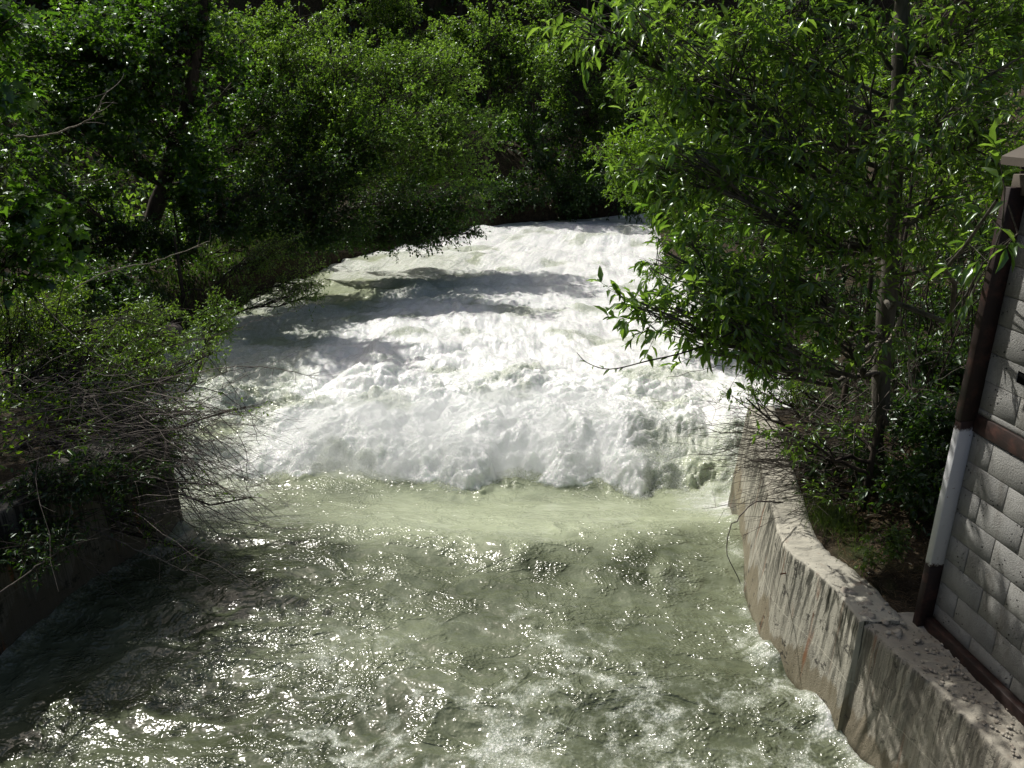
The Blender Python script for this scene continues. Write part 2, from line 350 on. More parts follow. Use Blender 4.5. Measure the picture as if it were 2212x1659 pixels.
# ------------------------------------------------------------------ water
def y_front(x): return 10.62+.30*vnoise(x*.75+4, x*0, 0, 5)+.20*vnoise(x*1.7, x*0, 0, 15)+.07*vnoise(x*3.3, x*0, 0, 6)-.25*sstep(1.4, 2.1, x)+.15*sstep(-2.0, -2.9, x)
def water_fields(x, y):
    yf = y_front(x)
    base = -.50*sstep(7.9, 10.4, y)
    rag = .30*fbm(x*2.2, y*2.2, oct=4, seed=201, gain=.6)+.10*billow(x*5, y*5, 3, seed=203)
    yf = yf+rag*1.0+.06*vnoise(x*9, y*9, 0, 205)
    past = np.maximum(y-yf, 0)
    rise = .52*(1-np.exp(-(past/.42)**1.3))*np.exp(-past/9.)
    z = base+rise*(1-.35*sstep(1.6, 2.6, x))*(1-.5*sstep(-2.8, -3.9, x))
    # rolling foam lumps, cauliflower like
    wx = x+.35*fbm(x*1.1, y*1.1, oct=3, seed=21); wy = y+.35*fbm(x*1.1, y*1.1, oct=3, seed=22)
    lump = billow(wx*.75, wy*.85, 3, seed=31, gain=.5)
    lump2 = billow(wx*2.1, wy*2.2, 5, seed=37, gain=.58)
    b3 = billow(wx*7, wy*7, 3, seed=57, gain=.6)
    rough_amp = (.3*sstep(0, .3, past)+.7*sstep(.2, 1.5, past))*(np.exp(-np.maximum(past-2.8, 0)/3.5)*.80+.20)
    side = 1-.5*sstep(-1.0, -3.4, x)*sstep(14, 11, y)
    z = z+rough_amp*side*((lump-.25)*.58+(lump2-.25)*.23+(b3-.25)*.07)
    far = sstep(0, .4, past)
    # longer waves further down, standing waves at the far bend
    z = z+far*sstep(13, 17, y)*(.13*fbm(x*.9+.3*y, y*1.5, oct=3, seed=41)+.05*fbm(x*2.6, y*3, oct=3, seed=43)+.05*(billow(wx*2.2, wy*2.6, 4, seed=46, gain=.62)-.25)*sstep(34, 20, y)+.10*(billow(wx*1.6, wy*1.6, 2, seed=47)-.25)*sstep(18, 28, y))
    for yc, a, w, s in ((23.2, .10, .9, 51), (27.0, .12, .9, 52), (31.0, .24, .8, 53), (34.0, .20, .7, 54), (18.0, .07, .8, 55)):
        yy = y-yc-.6*vnoise(x*.45, x*0, 0, s)
        z = z+a*np.exp(-(yy/w)**2)*(.75+.35*vnoise(x*.8, y*.3, 0, s+3))
    z = z-.0*y
    # hump by right bank rock
    z = z+.35*np.exp(-((x-4.3)/.8)**2-((y-19.5)/.9)**2)
    # foreground: smooth swift water with chop and wavelets
    near = sstep(.15, -.1, y-yf)
    calm = .4+.6*sstep(9.6, 8.2, y)
    chop = .055*fbm(x*.9+.25*y, y*1.25, oct=2, seed=61)+.026*(1-2*np.abs(vnoise(x*1.3-.5*y+.5*vnoise(x, y, 0, 3), y*2.4+.4*x, 0, 63)))+.009*(1-2*np.abs(vnoise(x*3.6+y, y*5.2+.7*vnoise(x*2, y*2, 0, 4), 0, 64)))+.009*fbm(x*9, y*12, oct=2, seed=66)
    z = z+near*calm*(chop+.045*np.sin(y*2.3+1.6*fbm(x*.5, y*.5, oct=2, seed=67)+.5*x)*sstep(8.6, 7.6, y))
    # wave just before the drop and lip
    z = z+near*.05*np.exp(-((y-8.1-.45*vnoise(x*.7, x*0, 0, 71))/.30)**2)*(.6+.5*vnoise(x*1.2, x*0, 0, 72))
    z = z+near*.06*sstep(.35, .02, yf-y)*(.5+vnoise(x*5, x*0, 0, 73))
    # water climbing the walls
    dr = xr(y)-x; dl = x-xl(y)
    z = z+near*(.10*np.exp(-(np.maximum(dr, 0)/.14)**2)*(.5+vnoise(y*3, y*0, 0, 75))+.08*np.exp(-(np.maximum(dl, 0)/.15)**2))
    # foam amount
    thin = fbm(wx*.8, wy*1.1, oct=3, seed=81)
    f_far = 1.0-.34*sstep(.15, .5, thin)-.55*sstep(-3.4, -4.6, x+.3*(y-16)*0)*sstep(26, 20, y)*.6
    foam_gap = .45*np.exp(-((x+2.75)/.38)**2-((y-11.0)/.55)**2)+.3*np.exp(-((x+2.1)/.4)**2-((y-12.2)/.35)**2)  # two spots of thinner foam left of centre
    f_far = f_far-foam_gap*.5-.30*sstep(20, 22, y)*sstep(30, 27, y)*sstep(.5, -2.5, x)
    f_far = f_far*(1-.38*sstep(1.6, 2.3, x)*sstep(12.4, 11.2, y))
    streak = 1-np.abs(vnoise(wx*1.0+.4*wy, wy*1.6-.2*wx, 0, 91)); streak2 = 1-np.abs(vnoise(wx*2.6+wy, wy*3.4, 0, 92))
    patch = sstep(-.25, .45, fbm(x*.7, y*.8, oct=2, seed=95))
    xw = x+.25*fbm(x*1.7, y*1.7, oct=3, seed=121); yw = y+.25*fbm(x*1.7, y*1.7, oct=3, seed=122)
    f_near = (.12*sstep(.72, .98, streak)+.30*sstep(.80, .99, streak2))*(.35+.75*patch)
    f_near = f_near*(.35+.65*sstep(8.2, 6.4, y))*(.35+.65*sstep(-4.2, -1.2, x))
    net = 1-billow(xw*3.0+.5*yw, yw*4.2, 4, seed=131, gain=.65); blot = fbm(xw*1.7, yw*2.6, oct=5, seed=133, gain=.6)
    f_near = f_near*.8+(.34*sstep(.62, .85, net)+.46*sstep(-.05, .5, blot)+.2*sstep(.0,.4,blot)*sstep(.6,.8,net))*(.25+.75*sstep(7.6, 4.8, y))*(.25+.75*sstep(-4, -1.2, x))+.06*sstep(6.8, 4.6, y)*sstep(-3, -.5, x)
    th = x*.5+y*.87; tv = x*.87-y*.5
    stk = fbm(th*.8+.4*fbm(x, y, oct=2, seed=141), tv*3.2+.8*fbm(x*1.3, y*1.3, oct=3, seed=142), oct=4, seed=143, gain=.6)
    f_near = f_near+.30*sstep(.12, .5, stk)*sstep(8.3, 5.5, y)*sstep(-4.2, -1.5, x)
    f_near = .84*(1-np.exp(-f_near/.84*1.08))
    f_near = f_near+.45*np.exp(-(np.maximum(dr, 0)/.16)**2)*(.6+.5*vnoise(x*4, y*4, 0, 97))+.35*np.exp(-(np.maximum(dl, 0)/.22)**2)
    f_near = f_near+.5*sstep(1.9, 2.7, x)*sstep(8.0, 9.8, y)+.45*sstep(-3.0, -3.9, x)*sstep(8.3, 9.3, y)
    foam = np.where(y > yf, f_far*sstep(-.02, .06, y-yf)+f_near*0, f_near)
    milk_shadow = .26+.30*fbm(x*.6, y*.8, oct=3, seed=98)+(.25+.35*sstep(-3.6, -.6, x))*sstep(7.2, 8.9, y+.75*vnoise(x*.7, y*.4, 0, 99)+.25*vnoise(x*2.4, y*1.5, 0, 100))-.22*sstep(-1.0, -3.8, x)*sstep(8.5, 7.5, y)
    milk_shadow = milk_shadow+.7*sstep(0, .6, past)
    for bx, by, ba in ((.15, 7.75, .75), (1.75, 7.4, 1.0), (1.35, 7.55, .5), (-2.2, 8.0, .6)):  # shadow smudges on the water, put in as darker water colour
        milk_shadow = milk_shadow-ba*(.55+.9*vnoise(x*2.5, y*1.2, 0, 8)+.4*vnoise(x*7, y*3, 0, 9))*np.exp(-((x-bx-.1*vnoise(y*3, y*0, 0, 7))/.30)**2-((y-by)/.38)**2)
    return z, np.clip(foam, 0, 1), np.clip(milk_shadow, 0, 1)
NR, NC = 760, 620
ys = 1/np.linspace(1/3.3, 1/46., NR)**.9
ys = 3.3+(ys-ys[0])/(ys[-1]-ys[0])*(46-3.3)
# denser rows where the foam breaks
ys = np.sort(np.concatenate([ys, np.arange(9.9, 14.5, .03)])); NR = len(ys)
us = np.linspace(0, 1, NC)
U, YY = np.meshgrid(us, ys)
x0 = xl(YY)-.5-.25*sstep(10, 14, YY); x1 = xr(YY)+.15+.5*sstep(10, 14, YY)
XX = x0+(x1-x0)*U
wz, wf, wm = water_fields(XX.ravel(), YY.ravel())
# push crests sideways a little so lumps overhang
lean = .10*sstep(0, .6, YY.ravel()-y_front(XX.ravel()))*np.exp(-np.maximum(YY.ravel()-13, 0)/3)
V = np.stack([XX.ravel(), YY.ravel()-lean*(wz+.1), wz], 1)
I = np.arange(NR*NC).reshape(NR, NC)
F = np.stack([I[:-1, :-1], I[:-1, 1:], I[1:, 1:], I[1:, :-1]], -1).reshape(-1, 4)

m = NT('river_water'); co = m.coord()
fa = m.n('ShaderNodeAttribute', attribute_name='foam').outputs['Fac']; mk = m.n('ShaderNodeAttribute', attribute_name='milk_shadow').outputs['Fac']
fl = m.map(co, (1, 1.25, 1))
brk = m.noise(fl, 7, 6, .72, .4); brk2 = m.noise(fl, 38, 4, .75)
bub = m.vor(co, 42, 'F1')
ff = m.math('ADD', fa, m.math('MULTIPLY', m.math('SUBTRACT', brk, .5), .75)); ff = m.math('ADD', ff, m.math('MULTIPLY', m.math('SUBTRACT', brk2, .5), .55))
foam = m.ss(ff, .22, .78)
wcol = m.mix(m.math('ADD', mk, m.math('MULTIPLY', m.math('SUBTRACT', m.noise(m.map(co, (1, 1.5, 1)), 2.2, 5, .65, 1.2), .5), .5)), (.055,.066,.035), (.40,.445,.30))
fmix = m.math('ADD', fa, m.math('ADD', m.math('MULTIPLY', m.math('SUBTRACT', brk, .5), 1.3), m.math('MULTIPLY', m.math('SUBTRACT', brk2, .5), .7)))
fcol = m.mix(m.ss(fmix, .45, 1.1), (.64,.68,.60), (.87,.88,.87))
# bumps
rip = m.noise(m.map(co, (1, 1.25, 1)), 12, 1, .6, .3); rip2 = m.noise(m.map(co, (1, 1.1, 1)), 34, 0, .5)
calm = m.ss(m.noise(m.map(co, (1, 1.4, 1), (0, 0, .3)), 1.5, 4, .65, 1.0), .44, .60)
lip = m.ss(mk, .95, .7)
hw = m.math('MULTIPLY', m.math('ADD', m.math('MULTIPLY', rip, .023), m.math('MULTIPLY', rip2, .0150)), m.math('MULTIPLY', m.math('ADD', m.math('MULTIPLY', calm, .85), .25), m.math('ADD', m.math('MULTIPLY', lip, .4), .6)))
nb_w = m.bump(hw, 1.0, 1.0)
fn1 = m.noise(co, 9, 4, .6, .6); near_f = m.ss(fa, .95, .6)
hf = m.math('ADD', m.math('MULTIPLY', fn1, .04), m.math('MULTIPLY', m.math('MULTIPLY', m.math('MULTIPLY', bub, bub), near_f), -.020))
nb_f = m.bump(hf, 1.0, 1.0)
wat = m.bsdf(wcol, .16, nb_w, spec=.55)
fcol = m.mix(m.math('MULTIPLY', m.math('MULTIPLY', m.ss(bub, .30, .55), m.ss(fa, .85, .6)), .45), fcol, (.36,.40,.30))
fo = m.n('ShaderNodeBsdfPrincipled'); m.l(fcol, fo.inputs['Base Color']); fo.inputs['Roughness'].default_value = .26; fo.inputs['Specular IOR Level'].default_value = .5; fo.inputs['Subsurface Weight'].default_value = .75; fo.inputs['Subsurface Radius'].default_value = (.9, 1.0, .9); fo.inputs['Subsurface Scale'].default_value = .16; m.l(nb_f, fo.inputs['Normal'])
mx = m.n('ShaderNodeMixShader'); m.l(foam, mx.inputs[0]); m.l(wat, mx.inputs[1]); m.l(fo.outputs[0], mx.inputs[2])
M_WATER = m.done(mx.outputs[0])
me = mesh_np('river_water', V, F, True, M_WATER)
for nm, arr in (('foam', wf), ('milk_shadow', wm)):
    at = me.attributes.new(nm, 'FLOAT', 'POINT'); at.data.foreach_set('value', arr.astype(np.float32))
link('river_water', me, kind='structure')

# spray drops thrown up by the breaking foam
rng = np.random.default_rng(11)
n = 70000
px_ = rng.uniform(-4, 2.6, n); py_ = y_front(px_)+rng.exponential(1.1, n)-.12
keep = rng.random(n) < (.35+.65*np.clip(billow(px_*1.2, py_*1.2, 2, seed=3)*2, 0, 1)); px_, py_ = px_[keep], py_[keep]; n = len(px_)
jet = np.clip(fbm(px_*1.6, py_*1.6, oct=3, seed=300)*2.2, 0, 1); pz_ = water_fields(px_, py_)[0]+.01+rng.exponential(.05, n)*(.5+3.5*jet**2)
s = rng.uniform(.0016, .0048, n)
tet = np.array([(1,1,1),(-1,-1,1),(-1,1,-1),(1,-1,-1)], float); tf = np.array([(0,1,2),(0,3,1),(0,2,3),(1,3,2)])
V = np.stack([px_, py_, pz_], 1)[:, None]+tet[None]*s[:, None, None]
F = (tf[None]+(np.arange(n)*4)[:, None, None]).reshape(-1, 3)
m = NT('water_drop'); M_DROP = m.done(m.bsdf((.85,.87,.87), .15, spec=.6))
o = link('spray_drops', mesh_np('spray_drops', V.reshape(-1, 3), F, True, M_DROP), kind='stuff')
o['label'] = 'fine white spray drops flying over the breaking foam'; o['category'] = 'spray'

# soft mist of fine spray hanging over the breaking wave
import bmesh
bm = bmesh.new(); bmesh.ops.create_icosphere(bm, subdivisions=4, radius=1.0)
P = np.array([v.co[:] for v in bm.verts]); k_ = 1+.35*fbm(P[:, 0]*1.6+9, P[:, 1]*1.6, P[:, 2]*1.6+.21, oct=3, seed=77)
for v, k in zip(bm.verts, k_): v.co = (v.co.x*2.9*k-1.0, v.co.y*1.35*k+11.3, v.co.z*.62*k+.05)
me = bpy.data.meshes.new('spray_mist'); bm.to_mesh(me); bm.free()
m = NT('mist'); co = m.coord(); n = m.noise(co, 1.7, 4, .6, .5)
pv = m.n('ShaderNodeVolumePrincipled'); pv.inputs['Color'].default_value = (.93, .96, .97, 1); pv.inputs['Anisotropy'].default_value = .2
m.l(m.math('MULTIPLY', m.ss(n, .38, .70), 1.3), pv.inputs['Density']); m.t.links.new(pv.outputs[0], m.out.inputs['Volume'])
me.materials.append(m.m)
o = link('spray_mist', me, kind='stuff'); o['label'] = 'thin white mist hanging over the breaking foam'; o['category'] = 'mist'

# ------------------------------------------------------------------ retaining walls
def concrete_mat(name, tone, dark, waterline=.45, streak=1.0, mud=(.17,.12,.07)):
    m = NT(name); co = m.coord(); sep = m.n('ShaderNodeSeparateXYZ'); m.l(co, sep.inputs[0]); z = sep.outputs[2]
    n = m.noise(co, 3, 5, .6); fine = m.noise(co, 70, 4, .7); pit = m.vor(co, 26, 'F1')
    nz = m.n('ShaderNodeSeparateXYZ'); m.l(m.n('ShaderNodeNewGeometry').outputs['Normal'], nz.inputs[0]); vert = m.ss(nz.outputs[2], .75, .35)
    st = m.noise(m.map(co, (15, 15, .4)), 1.5, 5, .7, .3); st2 = m.noise(m.map(co, (26, 26, .5)), 1.5, 4, .7)
    c = m.mix(m.ss(n, .3, .7), tone, tuple(v*.72 for v in tone))
    upper = m.ss(z, .25, 1.15)
    c = m.mix(m.math('MULTIPLY', m.math('MULTIPLY', m.math('MULTIPLY', m.ss(st, .47, .55), vert), streak), m.math('ADD', m.math('MULTIPLY', upper, .6), .3)), c, dark)
    c = m.mix(m.math('MULTIPLY', m.math('MULTIPLY', m.ss(st2, .5, .66), vert), .55*streak), c, tuple(v*1.6 for v in dark))
    wl = m.math('ADD', z, m.math('MULTIPLY', m.math('SUBTRACT', m.noise(m.map(co, (3, 3, .2)), 1.4, 3), .5), .9))
    c = m.mix(m.math('MULTIPLY', m.ss(wl, waterline+.02, waterline-.05), .72), c, mud)
    c = m.mix(m.ss(z, .10, .0), c, tuple(v*.45 for v in mud))
    lz = m.math('ABSOLUTE', m.math('SUBTRACT', z, .56)); c = m.mix(m.math('MULTIPLY', m.ss(lz, .008, .003), .5), c, tuple(v*1.25 for v in tone))
    blk = m.math('MULTIPLY', m.ss(m.noise(co, 4.5, 6, .75), .58, .63), .8*streak); c = m.mix(blk, c, (.02,.02,.018))
    rust = m.math('MULTIPLY', m.ss(m.noise(m.map(co, (5, 5, .4)), 1.3, 3), .62, .72), .7)
    c = m.mix(m.math('MULTIPLY', rust, m.math('ADD', m.math('MULTIPLY', vert, .7), .3)), c, (.23,.085,.03))
    c = m.mix(m.math('MULTIPLY', m.ss(pit, .16, .08), m.ss(m.noise(co, 8, 2), .5, .6)), c, (.03,.028,.025))
    h = m.math('ADD', m.math('MULTIPLY', fine, .35), m.math('ADD', m.math('MULTIPLY', n, .6), m.math('MULTIPLY', m.ss(pit, .0, .2), .4)))
    rg = m.math('SUBTRACT', .9, m.math('MULTIPLY', m.ss(z, .35, .0), .55))
    return m.done(m.bsdf(c, rg, m.bump(h, .8, .025), spec=.35))
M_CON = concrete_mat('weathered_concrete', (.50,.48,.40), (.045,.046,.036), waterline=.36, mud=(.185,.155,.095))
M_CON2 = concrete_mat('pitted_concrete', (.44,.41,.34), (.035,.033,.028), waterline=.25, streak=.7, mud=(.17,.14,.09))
M_CONL = concrete_mat('shaded_concrete', (.15,.14,.12), (.022,.021,.018), waterline=.4, mud=(.075,.066,.05))  # left wall's shade is put into this darker concrete tone
def rib_wall(pts_bot, pts_top, ztop, thick, side, mat, name, K=150, zb=-.9, rough=.008, seed=1):
    """wall along a plan curve; side=+1: solid lies to +x"""
    B = spline([(a, b, 0) for a, b in pts_bot], K); T = spline([(a, b, 0) for a, b in pts_top], K)
    rows = []
    zz = np.concatenate([np.linspace(zb, ztop-.06, 22), [ztop-.015, ztop]])
    for z in zz:
        f = np.clip((z-0)/(ztop), -.3, 1); f = f if f > 0 else f
        P = B*(1-f)+T*f; P[:, 2] = z
        dd = rough*fbm(np.arange(K)*.22, np.full(K, z*9), oct=3, seed=seed)
        if z > ztop-.1: dd = dd+.014*np.maximum(fbm(np.arange(K)*.5, np.full(K, z*14), oct=3, seed=seed+5), 0)*side
        if z == ztop: dd = dd+side*.022
        P[:, 0] += dd; rows.append(P)
    rows.append(rows[-1].copy())
    for w in np.linspace(.06, thick, 7):
        P = T.copy(); P[:, 0] += side*w; P[:, 2] = ztop+.018*fbm(np.arange(K)*.3, np.full(K, w*12), oct=3, seed=seed+9); rows.append(P)
    P = T.copy(); P[:, 0] += side*thick; P[:, 2] = zb; rows.append(P)
    V = np.stack(rows); R = len(rows); I = np.arange(R*K).reshape(R, K)
    F = np.stack([I[:-1, :-1], I[1:, :-1], I[1:, 1:], I[:-1, 1:]], -1).reshape(-1, 4)
    if side < 0: F = F[:, ::-1]
    caps = []
    me = mesh_np(name, V.reshape(-1, 3), F, True, mat)
    import bmesh
    bm = bmesh.new(); bm.from_mesh(me); bm.verts.ensure_lookup_table()
    for j in (0, K-1):
        loop = [bm.verts[int(I[r, j])] for r in range(R)]
        try: bm.faces.new(loop)
        except Exception: pass
    bmesh.ops.recalc_face_normals(bm, faces=bm.faces); bm.to_mesh(me); bm.free()
    return me
wall_r = thing('retaining_wall', (2.7, 6.5, 0), 'curved pale concrete retaining wall with dark drip streaks right of the green water', 'retaining wall')
body = rib_wall([(3.02,9.6),(2.84,8.7),(2.66,7.8),(2.46,6.9),(2.41,6.2),(2.47,5.85),(2.56,5.55),(2.64,5.28),(2.69,5.08)],
                [(3.12,9.6),(2.95,8.7),(2.77,7.85),(2.60,6.95),(2.49,6.35),(2.50,6.05),(2.58,5.85),(2.67,5.55),(2.715,5.08)], TOP_R, .34, 1, M_CON, 'wall_body')
part('wall_body', body, wall_r)
body2 = rib_wall([(2.70,5.22),(2.76,4.95),(2.84,4.7),(2.93,4.4),(3.02,4.0),(3.1,3.4),(3.15,2.6)],
                 [(2.73,5.22),(2.84,4.78),(2.93,4.5),(3.00,4.2),(3.06,3.9),(3.16,3.3),(3.22,2.6)], TOP_R-.03, .6, 1, M_CON2, 'wall_foot', rough=.02, seed=4)
part('building_footing', body2, wall_r, label='rough pitted concrete footing below the block building')
# rusty bar end sticking out, form line
def box_mesh(name, a, b, mat, bevel=0.0):
    a = np.array(a, float); b = np.array(b, float)
    V = np.array([[x, y, z] for x in (a[0], b[0]) for y in (a[1], b[1]) for z in (a[2], b[2])])
    F = np.array([(0,1,3,2),(4,6,7,5),(0,4,5,1),(2,3,7,6),(0,2,6,4),(1,5,7,3)])
    me = mesh_np(name, V, F, mat=mat)
    if bevel:
        import bmesh
        bm = bmesh.new(); bm.from_mesh(me); bmesh.ops.bevel(bm, geom=bm.edges[:], offset=bevel, segments=1, affect='EDGES'); bm.to_mesh(me); bm.free()
    return me
m = NT('rusty_steel'); co = m.coord(); n = m.noise(co, 14, 5, .7)
M_RUST = m.done(m.bsdf(m.mix(m.ss(n, .4, .65), (.045,.018,.012), (.14,.045,.02)), .75, m.bump(n, .4, .01), spec=.3))
m = NT('dark_brown_steel'); co = m.coord(); n = m.noise(co, 9, 5, .7)
M_BROWN = m.done(m.bsdf(m.mix(m.ss(n, .45, .7), (.026,.016,.014), (.075,.034,.026)), .6, m.bump(n, .3, .01), spec=.4))
V, F = tubes(np.array([[[2.60,6.10,.93],[2.53,6.07,.93],[2.43,6.05,.925]]]), np.array([[.006,.006,.006]]), 6)
part('rusty_bar', mesh_np('rusty_bar', V, F, True, M_RUST), wall_r)

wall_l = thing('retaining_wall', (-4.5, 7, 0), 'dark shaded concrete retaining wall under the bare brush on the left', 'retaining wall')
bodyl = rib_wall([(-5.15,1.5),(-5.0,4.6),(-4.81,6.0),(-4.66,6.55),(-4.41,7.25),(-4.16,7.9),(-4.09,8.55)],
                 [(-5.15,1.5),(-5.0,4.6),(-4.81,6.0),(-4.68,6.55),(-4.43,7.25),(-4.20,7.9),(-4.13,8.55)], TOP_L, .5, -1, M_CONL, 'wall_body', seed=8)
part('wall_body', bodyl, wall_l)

# ------------------------------------------------------------------ block building
O = np.array([3.25, 5.1, 0.]); ES = np.array([.1410, -.9900, 0.]); EN = np.array([-.9900, -.1410, 0.])
def B(s, n, z): return O+ES*s+EN*n+np.array([0, 0, z])
bld = thing('block_building', B(1.0, -.6, 1.15), 'grey painted concrete block building in a brown steel frame at the right edge', 'building')
def fbox(name, s0, s1, n0, n1, z0, z1, mat, parent=bld, bevel=.004, label=None):
    me = box_mesh(name, (s0, n0, z0), (s1, n1, z1), mat, bevel)
    Mx = Matrix(((ES[0], EN[0], 0, O[0]), (ES[1], EN[1], 0, O[1]), (0, 0, 1, 0), (0, 0, 0, 1)))
    me.transform(Mx); me.flip_normals()
    return part(name, me, parent, label=label)
m = NT('painted_block'); co = m.coord(); oi = m.n('ShaderNodeObjectInfo').outputs['Random']
n = m.noise(co, 4, 4, .6); fine = m.noise(co, 85, 4, .75); pit = m.vor(co, 30, 'F1'); msk = m.noise(co, 7, 4, .7)
c = m.mix(m.ss(n, .3, .7), (.46,.46,.44), (.34,.34,.325)); c = m.mix(m.math('MULTIPLY', oi, .35), c, (.27,.265,.24))
c = m.mix(m.math('MULTIPLY', m.ss(m.noise(m.map(co, (2.2, 2.2, .6)), 2.5, 5, .7), .52, .68), .45), c, (.17,.155,.125))
holes = m.math('MULTIPLY', m.ss(pit, .26, .12), m.ss(msk, .50, .60))
c = m.mix(holes, c, (.05,.047,.042)); c = m.mix(m.math('MULTIPLY', m.ss(fine, .56, .68), .35), c, (.16,.155,.14))
h = m.math('SUBTRACT', m.math('MULTIPLY', fine, 1.0), m.math('MULTIPLY', holes, 1.2))
M_BLOCK = m.done(m.bsdf(c, .9, m.bump(h, 1.0, .02), spec=.25))
m = NT('mortar'); co = m.coord(); n = m.noise(co, 50, 4, .7)
M_MORTAR = m.done(m.bsdf(m.mix(n, (.33,.32,.29), (.42,.41,.37)), .95, m.bump(n, .8, .01), spec=.2))
m = NT('white_painted_steel'); co = m.coord(); n = m.noise(co, 22, 4, .7)
zz_ = m.n('ShaderNodeSeparateXYZ'); m.l(co, zz_.inputs[0]); zn = m.math('ADD', zz_.outputs[2], m.math('MULTIPLY', m.math('SUBTRACT', m.noise(co, 30, 5, .8), .5), .16))
cw_ = m.mix(m.math('MULTIPLY', m.ss(m.noise(co, 7, 5, .75), .55, .72), .4), (.66,.67,.68), (.42,.38,.33))
cw_ = m.mix(m.math('MULTIPLY', m.ss(n, .64, .7), .7), cw_, (.20,.10,.06))
cw_ = m.mix(m.math('MAXIMUM', m.ss(zn, 1.685, 1.67), m.ss(zn, 2.76, 2.80)), cw_, (.045,.024,.019))
M_WHITE = m.done(m.bsdf(cw_, .55, m.bump(n, .25, .006), spec=.4))
m = NT('roof_sheet'); co = m.coord(); n = m.noise(co, 6, 4, .6)
M_ROOF = m.done(m.bsdf(m.mix(n, (.085,.075,.06), (.14,.12,.10)), .7, m.bump(n, .2, .01), spec=.3))
SB = 1.9
fbox('mortar_bed', .035, SB, -.20, -.008, 1.2, 4.52, M_MORTAR, bevel=0)
fbox('base_rail', .035, SB, -.05, .055, 1.105, 1.205, M_BROWN, label='brown steel rail along the foot of the block wall')
fbox('wall_beam', .035, SB, -.06, .012, 2.775, 2.905, M_BROWN, label='dark brown steel beam crossing the block wall')
hole_done = False
def course(z0, z1, joints):
    js = [j for j in joints if j > .04 and j < SB-.03]; js = [.037]+js+[SB-.004]
    for a, b in zip(js[:-1], js[1:]):
        e = .0035; dn = rng.uniform(-.002, .0015)
        if z0 < 3.27 < z1 and a < .33 < b and not hole_done:
            # the block with a square hole knocked through: four pieces of it stay
            h0, h1, q0, q1 = .30, .42, 3.235, 3.315
            import bmesh
            bm = bmesh.new()
            for (s0, s1, c0, c1) in ((a+e, h0, z0+e, z1-e), (h1, b-e, z0+e, z1-e), (h0, h1, z0+e, q0), (h0, h1, q1, z1-e)):
                V8 = [bm.verts.new(B(s, nn, zz)) for s in (s0, s1) for nn in (-.05, dn) for zz in (c0, c1)]
                for f in ((0,1,3,2),(4,6,7,5),(0,4,5,1),(2,3,7,6),(0,2,6,4),(1,5,7,3)): bm.faces.new([V8[i] for i in f])
            bmesh.ops.recalc_face_normals(bm, faces=bm.faces)
            me = bpy.data.meshes.new('block'); bm.to_mesh(me); bm.free(); me.materials.append(M_BLOCK)
            part('block', me, bld, label='block with a square hole broken through')
            fbox('hole_shade', h0-.01, h1+.01, -.045, -.0078, q0-.01, q1+.01, M_DARK, bevel=0)  # near-black plate, its colour stands in for the shade inside the hole
            continue
        fbox('block', a+e, b-e, -.05, dn, z0+e, z1-e, M_BLOCK, bevel=.003)
m = NT('hole_shade_black'); M_DARK = m.done(m.bsdf((.006,.006,.006), 1.0, spec=0))
zc = [1.212, 1.33, 1.533, 1.736, 1.939, 2.142, 2.345, 2.548, 2.768]
for i in range(len(zc)-1):
    off = .645 if i % 2 == 1 else .445
    course(zc[i], zc[i+1], [off+.405*k for k in range(-1, 5)])
zc = [2.912]+[2.955+.2*k for k in range(0, 8)]+[4.52]
for i in range(len(zc)-1):
    off = .57 if i % 2 == 0 else .775
    course(zc[i], zc[i+1], [off+.405*k for k in range(0 if i % 2 == 0 else -1, 4)])
# corner post in three paint states
fbox('post_foot', -.03, .034, -.08, .105, 1.10, 1.655, M_BROWN, label='brown painted foot of the corner post')
fbox('post_white', -.03, .034, -.08, .105, 1.656, 2.85, M_WHITE, label='white painted length of the corner post')
fbox('post_top', -.03, .034, -.08, .115, 2.851, 4.45, M_BROWN, label='dark brown upper length of the corner post')
# roof: gable slope over the post
import bmesh
bm = bmesh.new()
r0, r1 = B(-.07, .14, 4.585), B(2.2, .14, 4.585); up = np.array([1.6, 0, .85])
vs = [bm.verts.new(p) for p in (r0, r1, r1+up, r0+up)]+[bm.verts.new(p+np.array([0, 0, .05])) for p in (r0, r1, r1+up, r0+up)]
for f in ((3,2,1,0),(4,5,6,7),(0,1,5,4),(1,2,6,5),(2,3,7,6),(3,0,4,7)): bm.faces.new([vs[i] for i in f])
bmesh.ops.recalc_face_normals(bm, faces=bm.faces); me = bpy.data.meshes.new('roof'); bm.to_mesh(me); bm.free(); me.materials.append(M_ROOF)
part('roof', me, bld)
fbox('eave_plate', -.06, SB, -.1, .04, 4.40, 4.525, M_ROOF)
# gable end wall on the far side (never sunk in the block face)
fbox('end_wall', -.02, .033, -2.2, -.081, 1.1, 4.5, M_BLOCK, bevel=0)

